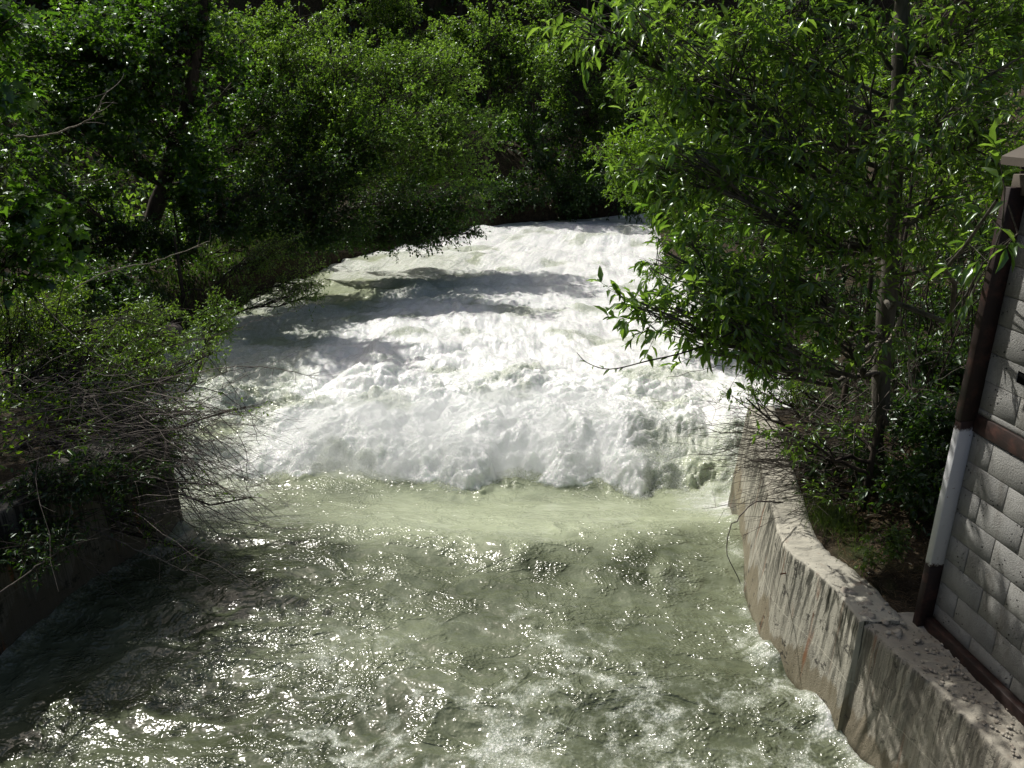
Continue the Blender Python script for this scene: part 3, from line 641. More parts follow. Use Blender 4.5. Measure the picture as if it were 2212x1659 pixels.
# ------------------------------------------------------------------ pebbles on the ledge
def rock_mesh(name, mat, seed, flat=.7, sub=2):
    bm = bmesh.new(); bmesh.ops.create_icosphere(bm, subdivisions=sub, radius=1.0)
    P = np.array([v.co[:] for v in bm.verts]); r = 1+.28*fbm(P[:, 0]*1.2+seed*7, P[:, 1]*1.2, P[:, 2]*1.2+.37, oct=3, seed=seed)
    for v, k in zip(bm.verts, r): v.co = v.co*float(k); v.co.z *= flat
    me = bpy.data.meshes.new(name); bm.to_mesh(me); bm.free(); me.materials.append(mat)
    me.polygons.foreach_set('use_smooth', np.ones(len(me.polygons), bool)); return me
m = NT('pebble_stone'); co = m.coord(); oi = m.n('ShaderNodeObjectInfo').outputs['Random']; n = m.noise(co, 3, 4)
M_PEB = m.done(m.bsdf(m.mix(oi, m.mix(n, (.40,.37,.31), (.50,.47,.40)), m.mix(n, (.24,.21,.17), (.33,.29,.24))), .8, m.bump(n, .3, .05), spec=.3))
pm = [rock_mesh('pebble', M_PEB, k, .6, 1) for k in range(3)]
rng = np.random.default_rng(23)
for k in range(190):
    yy = rng.uniform(3.7, 4.95); w = rng.uniform(.05, .42)
    xe = np.interp(yy, [3.3, 3.9, 4.2, 4.5, 4.78, 5.15, 5.5], [3.16, 3.06, 3.0, 2.93, 2.84, 2.71, 2.67])
    o = bpy.data.objects.new('pebble', pm[k % 3]); col.objects.link(o); o.parent = wall_r; o.matrix_parent_inverse = Matrix.Translation(wall_r.location).inverted()
    o.location = (xe+w, yy, TOP_R-.022); r = rng.uniform(.006, .018); o.scale = (r*rng.uniform(.8, 1.4), r, r*.8); o.rotation_euler = (0, 0, rng.uniform(0, 6))

for k in range(26):
    yy = rng.uniform(4.85, 5.5); w = rng.uniform(.03, .34); xe = np.interp(yy, [4.5, 4.78, 5.15, 5.5], [2.93, 2.84, 2.73, 2.68])
    o = bpy.data.objects.new('rubble', rock_mesh('rubble', M_PEB, 60+k, .6, 1) if k < 4 else rub[k % 4]); col.objects.link(o); o.parent = wall_r; o.matrix_parent_inverse = Matrix.Translation(wall_r.location).inverted()
    if k < 4: rub = (rub if k else [])+[o.data]
    q = rng.uniform(.014, .042); o.location = (xe+w, yy, TOP_R-.004); o.scale = (q*1.3, q, q*.8); o.rotation_euler = (rng.uniform(-.4, .4), rng.uniform(-.4, .4), rng.uniform(0, 6))
# boulders on left shore
m = NT('river_boulder'); co = m.coord(); n = m.noise(co, 1.6, 5, .65); n2 = m.noise(co, 9, 4, .7)
M_BOUL = m.done(m.bsdf(m.mix(n, (.10,.085,.07), (.26,.22,.19)), .9, m.bump(n2, .7, .12), spec=.3))
bs = [(402,575,16.2,.34,'rounded grey boulder highest on the dark left shore'),(375,603,15.7,.30,'pinkish grey boulder nearest the leaning trunk'),(440,600,15.6,.30,'round brown boulder closest to the water on the left shore'),
      (405,610,15.2,.20,'small boulder at the front of the left shore pile'),(340,560,16.8,.28,'dull boulder against the leaning trunk'),(455,560,17.2,.36,'shadowed boulder at the back of the left shore pile'),
      (225,560,13.6,.26,'pale boulder in the left undergrowth left of the trunk'),(500,590,17,.30,'dark wet boulder by the small olive bush')]
for k, (px, py, Y_, r, lb) in enumerate(bs):
    p = aty(px, py, Y_); g = gz(p[0], p[1])
    o = link('boulder', rock_mesh('boulder', M_BOUL, 40+k, .75, 3)); o.location = (p[0], p[1], g+r*.35); o.scale = (r*1.25, r, r); o.rotation_euler = (0, 0, k*1.3)
    o['label'] = lb; o['category'] = 'boulder'; o['group'] = 'boulders on the left shore'

# ------------------------------------------------------------------ trees and shrubs
# near right: cottonwood with lance leaves
tb = aty(1890, 1010, 7.7); tb[2] = gz(tb[0], tb[1])-.05
tk = [tb, aty(1898, 880, 7.7), aty(1915, 650, 7.72), aty(1925, 500, 7.7), aty(1937, 300, 7.75), aty(1950, 0, 7.8), aty(1975, -350, 7.9), aty(1990, -800, 8.0)]
CL = [lobe(1330,60,6.6,150,80,26), lobe(1500,120,6.8,190,110,40), lobe(1700,90,7.2,190,120,44), lobe(1620,260,6.7,190,100,40), lobe(1800,300,7.3,170,120,36),
      lobe(2050,120,7.6,180,140,44), lobe(2120,300,7.3,130,110,26), lobe(1500,330,6.2,110,60,16), lobe(1650,430,6.8,150,80,26), lobe(1830,480,7.2,150,90,26),
      lobe(1560,580,6.2,140,60,22), lobe(1750,600,6.8,170,70,28), lobe(1460,665,5.9,120,40,26), lobe(1385,655,5.8,45,18,9), lobe(1440,540,6.2,60,40,10), lobe(1420,330,6.4,50,40,8), lobe(1620,720,6.2,150,50,20), lobe(1800,720,6.8,130,60,16),
      lobe(2020,440,7.3,110,80,16), lobe(2060,230,6.4,150,90,16), lobe(2160,430,4.4,40,40,3), lobe(2060,560,7.4,90,60,8),
      # crown above the frame
      lobe(1500,-250,7.4,300,170,44), lobe(1900,-300,7.6,330,200,60), lobe(2200,-250,7.4,260,200,44)]
cw = plant('cottonwood_tree', tb, 'tall cottonwood with pale trunk and long pointed leaves overhanging the right bank', 'tree', CL, trunk=tk, trunk_r=(.10, .045),
           mat='cotton', bark='grey', leaf=(.122, .040), shape='lance', per_sub=4, per_twig=6, twig_len=.32, droop=.3, limb_r=.028, tw_r=.0032, leaf_objs=290, seed=3, clump=4, density=1.0, tip=.5)
# hanging tip twig over the foam
def twig_with_leaves(root, pts, r0, r1, nl, L, W, mat, bark, shape='lance', leaf_obj=True, k=24, seed=0, start=.3, one_mesh=None):
    g = np.random.default_rng(seed); P = spline(pts, k)
    V, F = tubes(P[None], np.linspace(r0, r1, k)[None], 5); part('branch', mesh_np('branch', V, F, True, BK[bark]), root)
    T, FF = LS[shape]; lv = mesh_np('leaf', np.array(T)*np.array([1, W/L, 1]), np.array(FF), mat=LM[mat])
    for j in range(nl):
        i = int((start+(1-start)*g.random())*(k-1)); d = P[min(i+1, k-1)]-P[max(i-1, 0)]; d = unit(d)*.8+g.normal(0, .6, 3); d[2] -= .35; d = unit(d)
        N = g.normal(0, .4, 3)+np.array([0, -.4, 1.]); S_ = unit(np.cross(N, d)); U_ = np.cross(d, S_); s = L*g.uniform(.7, 1.2); p = P[i]
        o = bpy.data.objects.new('leaf', lv); col.objects.link(o); o.parent = root; o.matrix_parent_inverse = Matrix.Translation(root.location).inverted()
        o.matrix_basis = Matrix(((d[0]*s, S_[0]*s, U_[0]*s, p[0]), (d[1]*s, S_[1]*s, U_[1]*s, p[1]), (d[2]*s, S_[2]*s, U_[2]*s, p[2]), (0, 0, 0, 1)))
twig_with_leaves(cw, [aty(1620,700,6.0), aty(1500,755,5.8), aty(1400,780,5.7), aty(1320,798,5.6), aty(1270,785,5.6), aty(1246,762,5.6)], .008, .0025, 10, .075, .022, 'cotton', 'brown', seed=5, start=.25)
for (pts, sd) in (([(1925,330),(1700,200),(1560,160)],1), ([(1925,345),(1760,310),(1590,330)],2), ([(1960,330),(2060,215),(2212,120)],3), ([(1945,460),(2010,430),(2080,425)],4),
                  ([(1960,340),(2080,280),(2212,235)],5), ([(1900,560),(1750,590),(1560,600)],6), ([(1925,150),(1850,60),(1700,40)],7), ([(1915,210),(1780,150),(1620,70)],8)):
    ps = [aty(a, b, 7.65-.35*i) for i, (a, b) in enumerate(pts)]
    V, F = tubes(spline(ps, 12)[None], np.linspace(.022, .008, 12)[None], 6); part('branch', mesh_np('branch', V, F, True, BK['grey']), cw)

# mid right willow bush (bright)
def gbase(px, Y_):
    p = aty(px, 700, Y_); return np.array([p[0], Y_, gz(p[0], Y_)-.05])
b = gbase(1520, 17.5); b[0] = 5.9; b[2] = gz(5.9, 17.5)
plant('willow_bush', b, 'bright green bush leaning over the water at mid right behind the cottonwood', 'bush',
      [lobe(1400,220,18.5,120,90,60), lobe(1350,330,18,70,55,50), lobe(1420,330,17.5,110,80,60), lobe(1360,395,17.5,60,40,36), lobe(1470,430,17,100,70,46), lobe(1470,130,19,120,80,50), lobe(1520,300,18,100,100,50), lobe(1430,500,17,60,50,30), lobe(1450,560,16.6,60,50,24), lobe(1500,480,16.8,80,60,40)],
      trunk=[b, b+[-.3,0,1.5], b+[-.6,0,3.5]], trunk_r=(.09, .03), mat='willow', leaf=(.085,.036), shape='rhomb', per_sub=7, per_twig=14, twig_len=.38, seed=4)
# right undergrowth
for k, (bx, by, lbs, mt, lb, dn) in enumerate([
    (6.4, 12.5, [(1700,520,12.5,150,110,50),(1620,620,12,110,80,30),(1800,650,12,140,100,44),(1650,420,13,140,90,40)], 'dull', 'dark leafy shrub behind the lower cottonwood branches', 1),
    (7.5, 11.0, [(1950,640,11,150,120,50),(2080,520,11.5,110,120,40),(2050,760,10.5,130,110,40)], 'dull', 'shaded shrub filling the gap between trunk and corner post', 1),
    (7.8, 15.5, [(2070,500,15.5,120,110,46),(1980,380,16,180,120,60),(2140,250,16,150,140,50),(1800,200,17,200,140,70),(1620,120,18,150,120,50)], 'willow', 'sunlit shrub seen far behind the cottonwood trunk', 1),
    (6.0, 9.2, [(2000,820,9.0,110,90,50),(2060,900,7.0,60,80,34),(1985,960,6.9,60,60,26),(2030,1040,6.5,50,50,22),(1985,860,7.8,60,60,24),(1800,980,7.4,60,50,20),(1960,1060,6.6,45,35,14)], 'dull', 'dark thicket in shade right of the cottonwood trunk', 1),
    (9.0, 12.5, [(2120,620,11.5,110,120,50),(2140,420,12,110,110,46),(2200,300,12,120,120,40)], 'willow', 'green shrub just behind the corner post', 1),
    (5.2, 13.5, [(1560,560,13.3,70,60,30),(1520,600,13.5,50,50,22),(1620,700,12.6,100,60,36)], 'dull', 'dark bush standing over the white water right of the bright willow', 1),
    (5.0, 10.5, [(1720,800,10,120,60,34),(1820,880,9.5,100,70,24)], 'dull', 'low shrub with small leaves at the back of the brush pile', .8)]):
    plant('shrub', (bx, by, gz(bx, by)), lb, 'shrub', [lobe(*q) for q in lbs], trunk=[(bx, by, gz(bx, by)-.1), (bx-.1, by, gz(bx, by)+1.5), (bx-.2, by, gz(bx, by)+3)], trunk_r=(.05, .02),
          mat=mt, leaf=(.075,.034), shape='rhomb', per_sub=6, per_twig=12, twig_len=.34, seed=20+k, density=dn)

# central alder thicket on the left bank
def tree_mid(bx, by, lbs, label, mat='alder', leaf=(.075,.05), h=5, seed=1, tr=.14, pt=15, group='trees along the left bank', name='alder_tree', bark='brown', lean=0):
    z = gz(bx, by)
    return plant(name, (bx, by, z), label, 'tree', [lobe(*q) for q in lbs], trunk=[(bx, by, z-.2), (bx+lean*.3, by, z+h*.4), (bx+lean*.7, by, z+h*.75), (bx+lean, by, z+h)], trunk_r=(tr, .03), mat=mat, leaf=leaf,
                 shape='rhomb', per_sub=7, per_twig=pt, twig_len=.42, seed=seed, group=group, bark=bark)
tree_mid(-8.6, 23.5, [(760,150,23,110,90,90),(700,260,22.5,110,90,80),(850,230,22,120,90,100),(640,130,24,110,90,70),(800,330,21.8,150,70,90),(660,40,25,110,60,40),(560,200,24,90,90,60),(540,80,24.5,90,80,50),(520,320,23.5,80,80,44)], 'sunlit yellow green alder with rounded top above the left bank', seed=51, h=6)
tree_mid(-7.6, 26.8, [(930,170,26,120,70,90),(980,260,25.5,110,70,100),(880,110,27,110,60,60),(1000,350,25,90,70,90),(900,330,25,130,80,90)], 'spreading alder with flat tiers reaching towards the bend', seed=52, h=6, lean=2)
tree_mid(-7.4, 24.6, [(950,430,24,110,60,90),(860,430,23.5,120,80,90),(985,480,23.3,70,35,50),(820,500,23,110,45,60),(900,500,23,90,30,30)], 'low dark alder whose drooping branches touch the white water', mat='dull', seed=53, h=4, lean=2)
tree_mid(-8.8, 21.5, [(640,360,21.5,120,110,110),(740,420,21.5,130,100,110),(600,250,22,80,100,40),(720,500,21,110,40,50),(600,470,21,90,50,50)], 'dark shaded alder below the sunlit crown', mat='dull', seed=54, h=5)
tree_mid(-8.0, 18.6, [(590,540,18.0,60,50,40),(650,590,17.6,75,38,36),(690,630,17.2,50,22,22),(560,620,17.4,40,25,12)], 'small olive bush leaning out from the left shore', mat='yellow', leaf=(.05,.03), seed=55, h=1.6, tr=.05, pt=9, group=None, name='riverside_bush')
# big leaning tree, upper left
tz = gz(-10.1, 20.2)
plant('maple_tree', (-10.1, 20.2, tz), 'big dark maple with a thick leaning trunk on the left bank', 'tree',
      [lobe(q[0], q[1], q[2]*1.17, *q[3:]) for q in [(400,80,17,130,90,60),(300,150,16.5,130,90,60),(500,180,18,80,80,16),(360,280,17,130,90,60),(250,320,16,110,70,36),(490,320,18.5,60,60,10),(180,90,16,120,80,46),(400,400,17,100,60,34),(330,20,17,150,60,40),(300,-160,17,150,120,40),(80,40,16,120,90,44),(60,230,15,110,90,40),(160,430,15.5,110,60,30),(60,380,14,90,60,20),(240,200,17,100,80,36)]],
      trunk=[aty(285,600,20.2), aty(320,500,20.2), aty(370,350,20.2), aty(410,200,20.1), aty(435,50,20), aty(450,-200,19.8)], trunk_r=(.24, .09),
      mat='maple', bark='brown', leaf=(.095,.095), shape='maple', per_sub=6, per_twig=11, twig_len=.55, seed=61, limb_r=.05)
plant('cottonwood_tree', (-9.5, 8.5, gz(-9.5, 8.5)), 'added cottonwood mostly outside the left edge whose crown shades the left wall', 'tree',  # tree added past the left edge to shade the wall and brush
      [((-8.4,8.8,6.0),(1.6,1.6,1.4),130), ((-7.7,10.6,6.9),(1.2,1.5,1.2),90), ((-9,6.5,6.5),(1.6,1.5,1.6),90), ((-7.7,7.2,5.4),(1.1,1.4,.9),60), ((-7.3,5.4,5.6),(1.0,1.2,.9),30), ((-9.8,11.5,6.2),(1.6,1.6,1.5),90)],
      trunk=[(-9.5,8.5,gz(-9.5,8.5)-.2),(-9.4,8.4,3.5),(-9.2,8.3,6),(-9,8,8)], trunk_r=(.16,.05), mat='cotton', bark='grey', leaf=(.11,.045), shape='rhomb', per_sub=5, per_twig=8, twig_len=.35, seed=95)
for (bx_, by_, lbs_, lb_, sd_) in ((-8.6, 20.2, [(450,470,20,90,60,60),(520,420,20,80,70,50),(400,520,19,60,40,30)], 'dark dense shrub behind the boulders on the left shore', 96),
                              (-10.5, 18.6, [(220,520,18,90,60,50),(180,450,18.5,90,60,50),(330,480,19,60,60,34),(120,520,17.5,80,50,40)], 'dark shrub filling the shade left of the leaning trunk', 97),
                              (-9.2, 14.8, [(240,600,14.6,70,35,30),(170,640,14,60,30,24),(330,640,14.6,60,26,20)], 'low dark shrub at the foot of the leaning trunk', 98)):
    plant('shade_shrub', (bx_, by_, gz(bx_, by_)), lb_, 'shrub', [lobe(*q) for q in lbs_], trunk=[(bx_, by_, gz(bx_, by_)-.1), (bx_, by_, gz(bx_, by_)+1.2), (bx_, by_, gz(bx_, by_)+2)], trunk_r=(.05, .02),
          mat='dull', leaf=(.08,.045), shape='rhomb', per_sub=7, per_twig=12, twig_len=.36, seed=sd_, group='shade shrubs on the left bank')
# left wall overhang
plant('hanging_shrub', (-5.6, 6.2, gz(-5.6, 6.2)), 'dark shrub hanging over the left wall at the lower left edge', 'shrub',
      [lobe(*q) for q in [(60,1080,6.7,90,60,40),(160,1020,7.0,100,50,40),(250,1000,7.4,90,45,34),(60,1200,6.2,90,50,24),(180,1120,6.7,80,40,16),(-20,1280,5.8,70,40,12),(330,1010,7.8,50,50,16)]],
      trunk=[(-5.6,6.2,1.2),(-5.5,6.2,1.7),(-5.4,6.3,2.1)], trunk_r=(.03,.012), mat='dull', leaf=(.055,.022), shape='rhomb', per_sub=6, per_twig=9, twig_len=.22, seed=99)
# far trees at the bend
def far_tree(bx, by, lbs, label, mat, seed, h=6):
    z = gz(bx, by)
    return plant('valley_tree', (bx, by, z), label, 'tree', [lobe(*q) for q in lbs], trunk=[(bx, by, z-.2), (bx, by, z+h*.5), (bx, by, z+h)], trunk_r=(.12, .03), mat=mat, leaf=(.13,.075), shape='rhomb',
                 per_sub=7, per_twig=15, twig_len=.7, seed=seed, group='trees at the river bend', limb_r=.05, tw_r=.006)
far_tree(-1.0, 38, [(1060,90,38,90,70,60),(1130,180,37.5,90,80,60),(1020,40,39,80,50,34)], 'mid green tree behind the flat tiered alder', 'alder', 71, 8)
far_tree(3.6, 41, [(1200,120,40,100,90,70),(1260,240,39,90,90,60),(1180,40,41,90,60,40)], 'tall green tree standing straight behind the bend', 'alder', 72, 9)
far_tree(1.0, 38.5, [(1150,310,38,90,80,60),(1080,400,37.5,70,60,40),(1220,390,38,80,60,46)], 'dark bushy tree low at the river bend', 'dull', 73, 5)
far_tree(5.5, 40, [(1300,330,39.5,90,90,60),(1290,430,39,80,40,34)], 'grey green tree half hidden behind the willow bush', 'dull', 74, 6)
far_tree(-5, 42, [(900,60,42,110,60,50),(800,30,43,100,50,40)], 'pale topped tree high above the left alders', 'alder', 75, 9)
vt = far_tree(9, 44, [(1400,60,44,120,90,60),(1500,180,43,120,100,60)], 'tree at the far right of the bend above the willow bush', 'alder', 76, 9)
far_tree(3.0, 37.8, [(1110,418,36.0,80,30,50),(1200,414,36.2,80,32,54),(1290,414,36.4,70,32,44),(1040,430,35.0,50,40,30),(1350,430,36,60,44,30)], 'low bushes hanging over the far edge of the white water', 'dull', 77, 1.5)
rng = np.random.default_rng(5)
hl = ['leftmost dark tree at the foot of the slope','dark tree behind the leaning maple','dark tree high behind the alders','tree in the gap at the top centre','dark tree right of the top gap','tree behind the far cottonwood branches','rightmost slope tree behind the roof','dark tree far up the left slope']
for k, (x_, y_) in enumerate([(-26,34),(-17,36),(-11,45),(-3,50),(5,51),(15,47),(23,40),(-22,26)]):
    s_ = rng.uniform(.95, 1.35)
    copy_thing(vt, (x_, y_, gz(x_, y_)-.2), rng.uniform(0, 6), (s_*1.2, s_*1.2, s_), hl[k], 'dark trees on the valley slope')

# left maple near with large leaves
def near_cluster(name, base, label, lbs, mat, leaf, shape, objs, seed, **kw):
    z = gz(base[0], base[1])
    return plant(name, (base[0], base[1], z), label, kw.pop('cat', 'shrub'), [lobe(*q) for q in lbs], trunk=[(base[0], base[1], z-.1), (base[0]+.05, base[1]+.05, z+.9), (base[0]+.1, base[1], z+kw.pop('h', 2.2))],
                 trunk_r=kw.pop('tr', (.035, .015)), mat=mat, leaf=leaf, shape=shape, leaf_objs=objs, seed=seed, **kw)
near_cluster('maple_sapling', (-8.0, 10.2), 'young maple with broad lobed leaves at the left edge', [(60,440,9.6,80,50,14),(130,480,9.4,60,35,9),(20,560,9.6,60,50,8),(90,570,9.5,70,40,7),(30,30,10,60,60,12),(10,160,10,50,60,10),(60,210,10.5,50,40,6)],
             'maple', (.13,.13), 'maple', 120, 81, per_sub=4, per_twig=6, twig_len=.3, h=4, tr=(.05,.02), cat='tree', bark='brown')
near_cluster('olive_shrub', (-8.6, 12.8), 'sunlit yellow green shrub nearest the pale path on the left', [(320,680,12.8,80,45,30),(250,720,12,70,50,26),(180,650,12.4,90,40,24),(370,720,12,60,40,20)], 'yellow', (.07,.026), 'rhomb', 0, 82, per_sub=6, per_twig=10, twig_len=.28, h=1.2)
near_cluster('olive_shrub', (-6.3, 13.8), 'bright round shrub at the water edge on the left', [(455,690,13.6,55,38,30),(500,650,14.5,45,25,14)], 'yellow', (.06,.024), 'rhomb', 0, 83, per_sub=6, per_twig=11, twig_len=.24, h=.9)
near_cluster('tangled_shrub', (-7.2, 9.5), 'large tangled shrub with small yellowish leaves spilling over the left wall', [(330,830,9.6,110,60,44),(200,780,9.6,140,70,66),(80,720,9.8,110,90,60),(400,790,9.8,80,45,30),(340,700,10.6,100,50,40),(200,690,10.4,110,50,40),(100,880,9,140,80,40),(250,880,8.6,120,50,30),(60,1020,8,110,80,26),(430,890,9,40,20,5)],
             'yellow', (.07,.024), 'rhomb', 0, 84, per_sub=5, per_twig=7, twig_len=.25, h=1.6)
near_cluster('tangled_shrub', (-6.2, 7.8), 'dark twiggy shrub with green sprigs hanging in front of the left wall', [(320,960,7.9,60,35,14),(340,905,8,70,25,10),(310,1080,7.6,60,22,8),(400,1040,7.8,40,14,5),(350,1150,7.4,50,22,6),(440,1190,7.2,40,18,5),(540,1075,8,35,12,3),(530,880,9,45,14,4),(250,1130,7.4,60,25,4),(180,930,8,90,45,16),(60,1060,7.6,90,60,14),(250,1010,8,80,40,12),(380,940,8.3,40,30,8)],
             'willow', (.05,.018), 'rhomb', 60, 85, per_sub=4, per_twig=6, twig_len=.17, h=1.0)

# bare arching twig tangle on the left (dead brush)
def brush(name, label, S, E, sag, r, bark, parent=None, side_n=3, side_len=.25, seed=0, k=9, big=12):
    global rng
    rng = np.random.default_rng(seed)
    root = thing(name, tuple(S.mean(0)), label, 'brush')
    P = bez(S, E, sag, k, .018)
    R = np.linspace(1, .25, k)[None]*r[:, None]
    order = np.argsort(-r)
    for i in order[:big]:
        V, F = tubes(P[i:i+1], R[i:i+1], 5); part('branch', mesh_np('branch', V, F, True, BK[bark]), root)
    rest = order[big:]
    V, F = tubes(P[rest], R[rest], 3)
    n = len(S)*side_n; ii = np.repeat(np.arange(len(S)), side_n); jj = rng.integers(2, k, n); A = P[ii, jj]
    d = unit(unit(P[ii, jj]-P[ii, jj-1])*1.0+rng.normal(0, .5, (n, 3))); ln = side_len*rng.uniform(.3, 1.3, (n, 1))
    P2 = bez(A, A+d*ln, rng.normal(0, .05, (n, 3))*ln, 4); V2, F2 = tubes(P2, np.repeat(np.array([[1, .8, .6, .3]])*.0022, n, 0), 3)
    part('twigs', mesh_np('twigs', np.concatenate([V, V2]), np.concatenate([F, F2+len(V)]), False, BK[bark]), root, stuff=True)
    return root
rng = np.random.default_rng(31)
def pts_box(n, px, py, Yr):
    return np.array([aty(rng.uniform(*px), rng.uniform(*py), rng.uniform(*Yr)) for _ in range(n)])
n = 115
S = pts_box(n, (150, 360), (820, 1000), (7.6, 9.0)); E = pts_box(n, (400, 640), (880, 1230), (7.4, 9.2)); sg = np.zeros((n, 3)); sg[:, 2] = rng.uniform(.05, .35, n)
brush('bare_brush', 'dark bare twigs fanning over the water from the left wall', S, E, sg, rng.uniform(.0035, .010, n), 'twig', seed=1, side_n=4, side_len=.22)
n = 430
S = pts_box(n, (-150, 330), (820, 1200), (6.8, 9.6)); E = S+np.stack([rng.uniform(.3, 1.8, n), rng.normal(0, .7, n), rng.normal(-.05, .35, n)], 1); sg = rng.normal(0, .12, (n, 3)); sg[:, 2] = np.abs(sg[:, 2])*1.6
brush('dead_brush', 'grey tangle of dead stems heaped on top of the left wall', S, E, sg, rng.uniform(.002, .0075, n), 'twig', seed=2, side_n=4, side_len=.3)
# named long twigs
lb = thing('bare_branch', aty(30, 900, 8), 'long arching bare branches reaching far over the white foam', 'branch')
for k, (pts, r) in enumerate([([(150,830,9),(330,820,9),(480,795,9),(560,795,9),(640,805,9),(690,825,9)], .008), ([(200,900,8.6),(380,850,8.6),(500,800,8.8),(600,795,8.9),(680,818,9)], .006),
      ([(0,560,10),(200,760,9.4),(400,850,8.8),(520,950,8.4),(535,1060,8.2)], .009), ([(60,1130,6.6),(180,1140,6.6),(300,1190,6.6),(380,1225,6.6),(450,1252,6.5)], .009),
      ([(150,1010,7.2),(300,1040,7.2),(420,1080,7.3),(520,1130,7.4),(640,1145,7.6)], .010), ([(60,700,11),(200,600,11.4),(350,560,12),(455,520,12)], .012), ([(0,290,11),(90,295,11),(190,260,11),(230,200,11)], .016), ([(60,300,11),(130,350,11),(150,400,11),(200,390,11)], .010),
      ([(330,760,11),(480,720,12),(560,690,12.4),(640,670,12.6)], .010), ([(100,720,9.5),(250,690,9.5),(400,730,9.6),(520,860,9.4),(560,960,9.2)], .008), ([(0,1280,5.6),(150,1180,6.2),(260,1150,6.8)], .008)]):
    P = spline([aty(*q) for q in pts], 26)+np.random.default_rng(k).normal(0, .008, (26, 3))
    V, F = tubes(P[None], np.linspace(r, r*.3, 26)[None], 5); part('branch', mesh_np('branch', V, F, True, BK['pale' if k in (5, 6, 0) else 'twig']), lb)
    g = np.random.default_rng(k+50); A = P[g.integers(8, 26, 7)]; d = g.normal(0, .4, (7, 3)); d[:, 0] += .5; P2 = bez(A, A+unit(d)*g.uniform(.15, .5, (7, 1)), g.normal(0, .04, (7, 3)), 6)
    V, F = tubes(P2, np.repeat(np.linspace(r*.45, r*.12, 6)[None], 7, 0), 3); part('twigs', mesh_np('twigs', V, F, False, BK['twig']), lb, stuff=True)
# dark upright stems at left edge
for k, (a, b_, c_) in enumerate([((55,860),(60,700),(40,470)), ((20,870),(30,700),(10,500)), ((75,850),(95,720),(130,560)), ((35,860),(15,740),(-10,560))]):
    pass
S = np.array([aty(a, 900, 9.8) for a in (50, 25, 75, 40, 60)]); E = np.array([aty(a, b_, 9.8) for a, b_ in ((40,480),(5,470),(150,540),(-20,560),(80,520))])
st = brush('dark_stems', 'clump of dark upright stems at the left edge before the pale path', S, E, np.array([[.03, 0, 0]]*5), np.array([.022,.018,.016,.014,.012]), 'brown', seed=4, side_n=6, side_len=.5, big=4)

# bright leaf sprig at the left
sp = thing('leafy_sprig', aty(120, 960, 5.8), 'bright green sprig of long leaves in front of the dark left wall', 'sprig')
twig_with_leaves(sp, [aty(60,1000,5.8), aty(130,975,5.8), aty(190,962,5.8)], .004, .002, 11, .10, .026, 'willow', 'twig', seed=8, start=.35, k=14)

# brush pile on right wall
rng = np.random.default_rng(33)
n = 190
S = pts_box(n, (1690, 1900), (880, 1110), (6.9, 8.4)); S[:, 2] = np.maximum(S[:, 2], TOP_R+.05)
ang = rng.uniform(-.55, .35, n)
E = S+np.stack([-rng.uniform(.35, 1.25, n), rng.normal(0, .35, n), np.where(rng.random(n) < .5, 1, -.6)*rng.uniform(0, .28, n)], 1)
sg = rng.normal(0, .06, (n, 3)); sg[:, 2] += .05
brush('bare_brush', 'grey brown brush pile hanging over the top of the right wall', S, E, sg, rng.uniform(.003, .008, n), 'twig', seed=6, side_n=4, side_len=.28)
rng = np.random.default_rng(35)
n = 46
S = pts_box(n, (1880, 2140), (900, 1090), (7.6, 10.5)); S[:, 2] = ground_z(S[:, 0], S[:, 1])
E = S+np.stack([rng.normal(-.1, .35, n), rng.normal(0, .3, n), rng.uniform(1.2, 3.2, n)], 1)
brush('dark_stems', 'thicket of thin dark upright stems between the cottonwood trunk and the corner post', S, E, rng.normal(0, .1, (n, 3)), rng.uniform(.006, .018, n), 'brown', seed=9, side_n=6, side_len=.45)
rng = np.random.default_rng(34)
n = 240
S = pts_box(n, (1720, 2030), (850, 1130), (6.9, 9.5)); S[:, 2] = np.maximum(S[:, 2], TOP_R)
E = S+np.stack([rng.normal(-.1, .5, n), rng.normal(0, .4, n), rng.uniform(-.1, .7, n)], 1)
brush('dead_brush', 'tangle of dead stems around the foot of the cottonwood', S, E, rng.normal(0, .06, (n, 3)), rng.uniform(.002, .007, n), 'twig', seed=7, side_n=3, side_len=.3)
lb2 = thing('dead_branch', aty(1930, 700, 7.2), 'broken pale grey dead limb hanging beside the cottonwood trunk', 'branch')
for k, (pts, r) in enumerate([([(1945,685,7.3),(1925,730,7.3),(1885,770,7.2),(1800,850,7.1),(1750,900,7.0)], .016), ([(1965,740,7.2),(1965,800,7.2),(1975,860,7.2),(2000,920,7.2)], .011), ([(1930,500,7.3),(1960,560,7.3),(2010,600,7.2),(2030,610,7.2)], .012),
      ([(1850,870,7.0),(1845,950,7.0),(1850,1040,7.0),(1870,1075,6.9)], .006), ([(1980,870,7),(2040,880,6.8),(2085,890,6.5)], .004), ([(1970,840,7),(2030,850,6.8),(2090,885,6.5)], .004), ([(1600,620,7.6),(1720,600,7.6),(1890,560,7.6)], .012),
      ([(1640,800,6.8),(1560,790,6.6),(1520,800,6.5),(1440,815,6.5)], .004), ([(1690,1085,6.6),(1640,1085,6.4),(1600,1110,6.3),(1575,1150,6.2),(1572,1200,6.1),(1600,1260,6.0)], .008)]):
    P = spline([aty(*q) for q in pts], 20)+np.random.default_rng(k+9).normal(0, .006, (20, 3))
    V, F = tubes(P[None], np.linspace(r, r*.45, 20)[None], 6); part('branch', mesh_np('branch', V, F, True, BK['pale' if k < 7 else 'twig']), lb2)
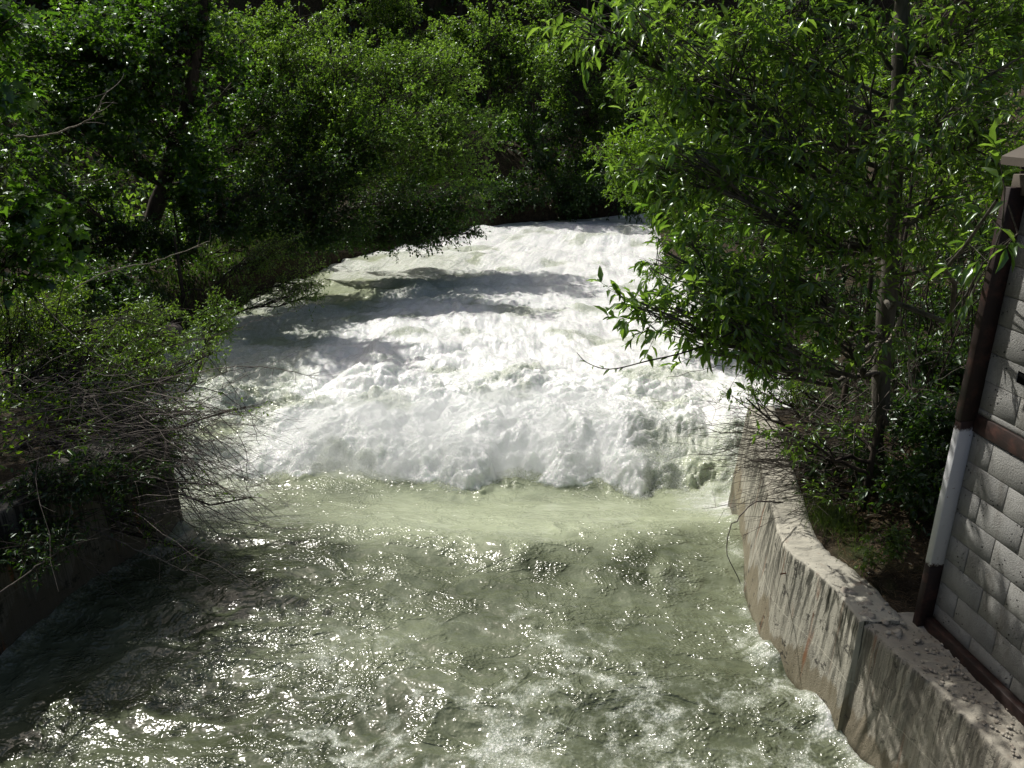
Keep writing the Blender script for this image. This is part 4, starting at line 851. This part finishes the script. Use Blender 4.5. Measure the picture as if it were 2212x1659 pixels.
# sprigs of leaves low on the right
near_cluster('willow_sapling', (3.5, 6.9), 'slender sapling with narrow leaves growing out of the brush on the right', [(1800,1060,6.8,60,40,5),(1730,960,7,50,40,5),(1860,930,7.2,60,60,6),(1700,930,6.8,40,30,3)], 'cotton', (.09,.026), 'lance', 50, 91, per_sub=4, per_twig=6, twig_len=.2, h=.9)
near_cluster('olive_shrub', (3.9, 8.6), 'feathery yellow green shrub on top of the right brush pile', [(1660,845,7.8,60,22,12),(1610,860,7.6,35,14,5),(1740,850,8,40,20,7)], 'yellow', (.045,.016), 'rhomb', 0, 92, per_sub=5, per_twig=8, twig_len=.16, h=1.0)
near_cluster('small_shrub', (3.12, 5.75), 'small yellow green leafy plant growing on the ledge beside the corner post', [(1905,1165,5.75,42,42,22),(1880,1200,5.7,28,26,8),(1935,1195,5.7,26,26,7)], 'yellow', (.042,.015), 'lance', 110, 93, per_sub=4, per_twig=6, twig_len=.09, h=.25, tr=(.006,.003), limb_r=.005, tw_r=.0015, cat='plant')

# ------------------------------------------------------------------ grass, litter and ground cover
def blades(n, xy, hgt, w, mat, name, label, lean=.35, cat='grass'):
    x_, y_ = xy; z_ = ground_z(x_, y_); P = np.stack([x_, y_, z_-.01], 1); n = len(x_)
    H_ = hgt*rng.uniform(.5, 1.3, n); D = np.stack([rng.normal(0, lean, n), rng.normal(0, lean, n), np.ones(n)], 1); D = unit(D)
    S_ = unit(np.cross(D, rng.normal(size=(n, 3))))*w
    mid = P+D*(H_*.55)[:, None]; tip = P+D*(H_*.9)[:, None]+np.stack([D[:, 0], D[:, 1], np.zeros(n)-.15], 1)*(H_*.5)[:, None]
    V = np.stack([P-S_, P+S_, mid-S_*.7, mid+S_*.7, tip], 1).reshape(-1, 3)
    b_ = (np.arange(n)*5)[:, None]; F = np.concatenate([b_+[0, 1, 3], b_+[0, 3, 2], b_+[2, 3, 4]])
    o = link(name, mesh_np(name, V, F, mat=LM[mat]), kind='stuff'); o['label'] = label; o['category'] = cat; return o
rng = np.random.default_rng(44)
c1 = atz(1780, 1110, 1.2)
blades(0, (rng.normal(c1[0]+.05, .12, 1100), rng.normal(c1[1], .22, 1100)), .20, .0022, 'grass', 'grass_tuft', 'green grass tuft growing in the litter behind the right wall')
n = 9000; x_ = rng.uniform(2.95, 5.5, n); y_ = rng.uniform(5.2, 9, n)
x_ = np.maximum(x_, xr(y_)+.42); kk = (x_ < 3.2) | (y_ > 5.35)
blades(0, (x_[kk], y_[kk]), .10, .0022, 'straw', 'dry_litter', 'dry brown grass and needle litter on the ledge behind the right wall', lean=2.2, cat='litter')
n = 70000; x_ = rng.uniform(-26, -7, n); y_ = rng.uniform(9, 40, n); kk = (fbm(x_*.4, y_*.4, oct=3, seed=5) > -.1) & (x_ < xl(y_)-.8)
blades(0, (x_[kk], y_[kk]), .5, .010, 'grass', 'bank_grass', 'tall grass covering the left bank slope', lean=.3)
def cover(n, xr_, yr_, mat, name, label, L=.09, hmax=.6, seed=1, cond=None):
    global rng
    rng = np.random.default_rng(seed)
    x_ = rng.uniform(*xr_, n); y_ = rng.uniform(*yr_, n); k = fbm(x_*.5, y_*.5, oct=3, seed=seed) > -.15
    k &= (x_ < xl(y_)-.9) | (x_ > xr(y_)+.9)
    if cond is not None: k &= cond(x_, y_)
    x_, y_ = x_[k], y_[k]; h_ = hmax*np.clip(fbm(x_*.9, y_*.9, oct=3, seed=seed+1)+.5, 0.05, 1)*rng.random(len(x_))
    P = np.stack([x_, y_, ground_z(x_, y_)+h_], 1); D = rng.normal(size=P.shape); N = rng.normal(0, .5, P.shape)+[0, 0, 1]
    Lx = L*rng.uniform(.6, 1.3, len(P))*(1+.02*y_)
    o = link(name, leaves(P, D, N, Lx, Lx*.5, 'rhomb', LM[mat], name), kind='stuff'); o['label'] = label; o['category'] = 'undergrowth'
cover(60000, (-22, -6.5), (9, 40), 'dull', 'undergrowth', 'low leafy undergrowth on the left bank', seed=3, hmax=.8)
cover(45000, (3.6, 20), (8.5, 40), 'dull', 'undergrowth', 'low leafy undergrowth on the right bank', seed=4, hmax=1.0)
cover(60000, (-45, 40), (40, 62), 'dull', 'undergrowth', 'dark brush covering the valley slope behind the bend', L=.22, seed=6, hmax=2.0)
cover(12000, (-15, -5), (6.3, 13), 'willow', 'undergrowth', 'leafy ground growth under the bare twigs behind the left wall', L=.07, seed=8, hmax=.45)
cover(42000, (-34, -9.5), (20, 46), 'alder', 'undergrowth', 'leafy brush covering the slope behind the leaning maple', L=.15, seed=9, hmax=1.6)
print('faces', sum(len(me.polygons) for me in bpy.data.meshes))
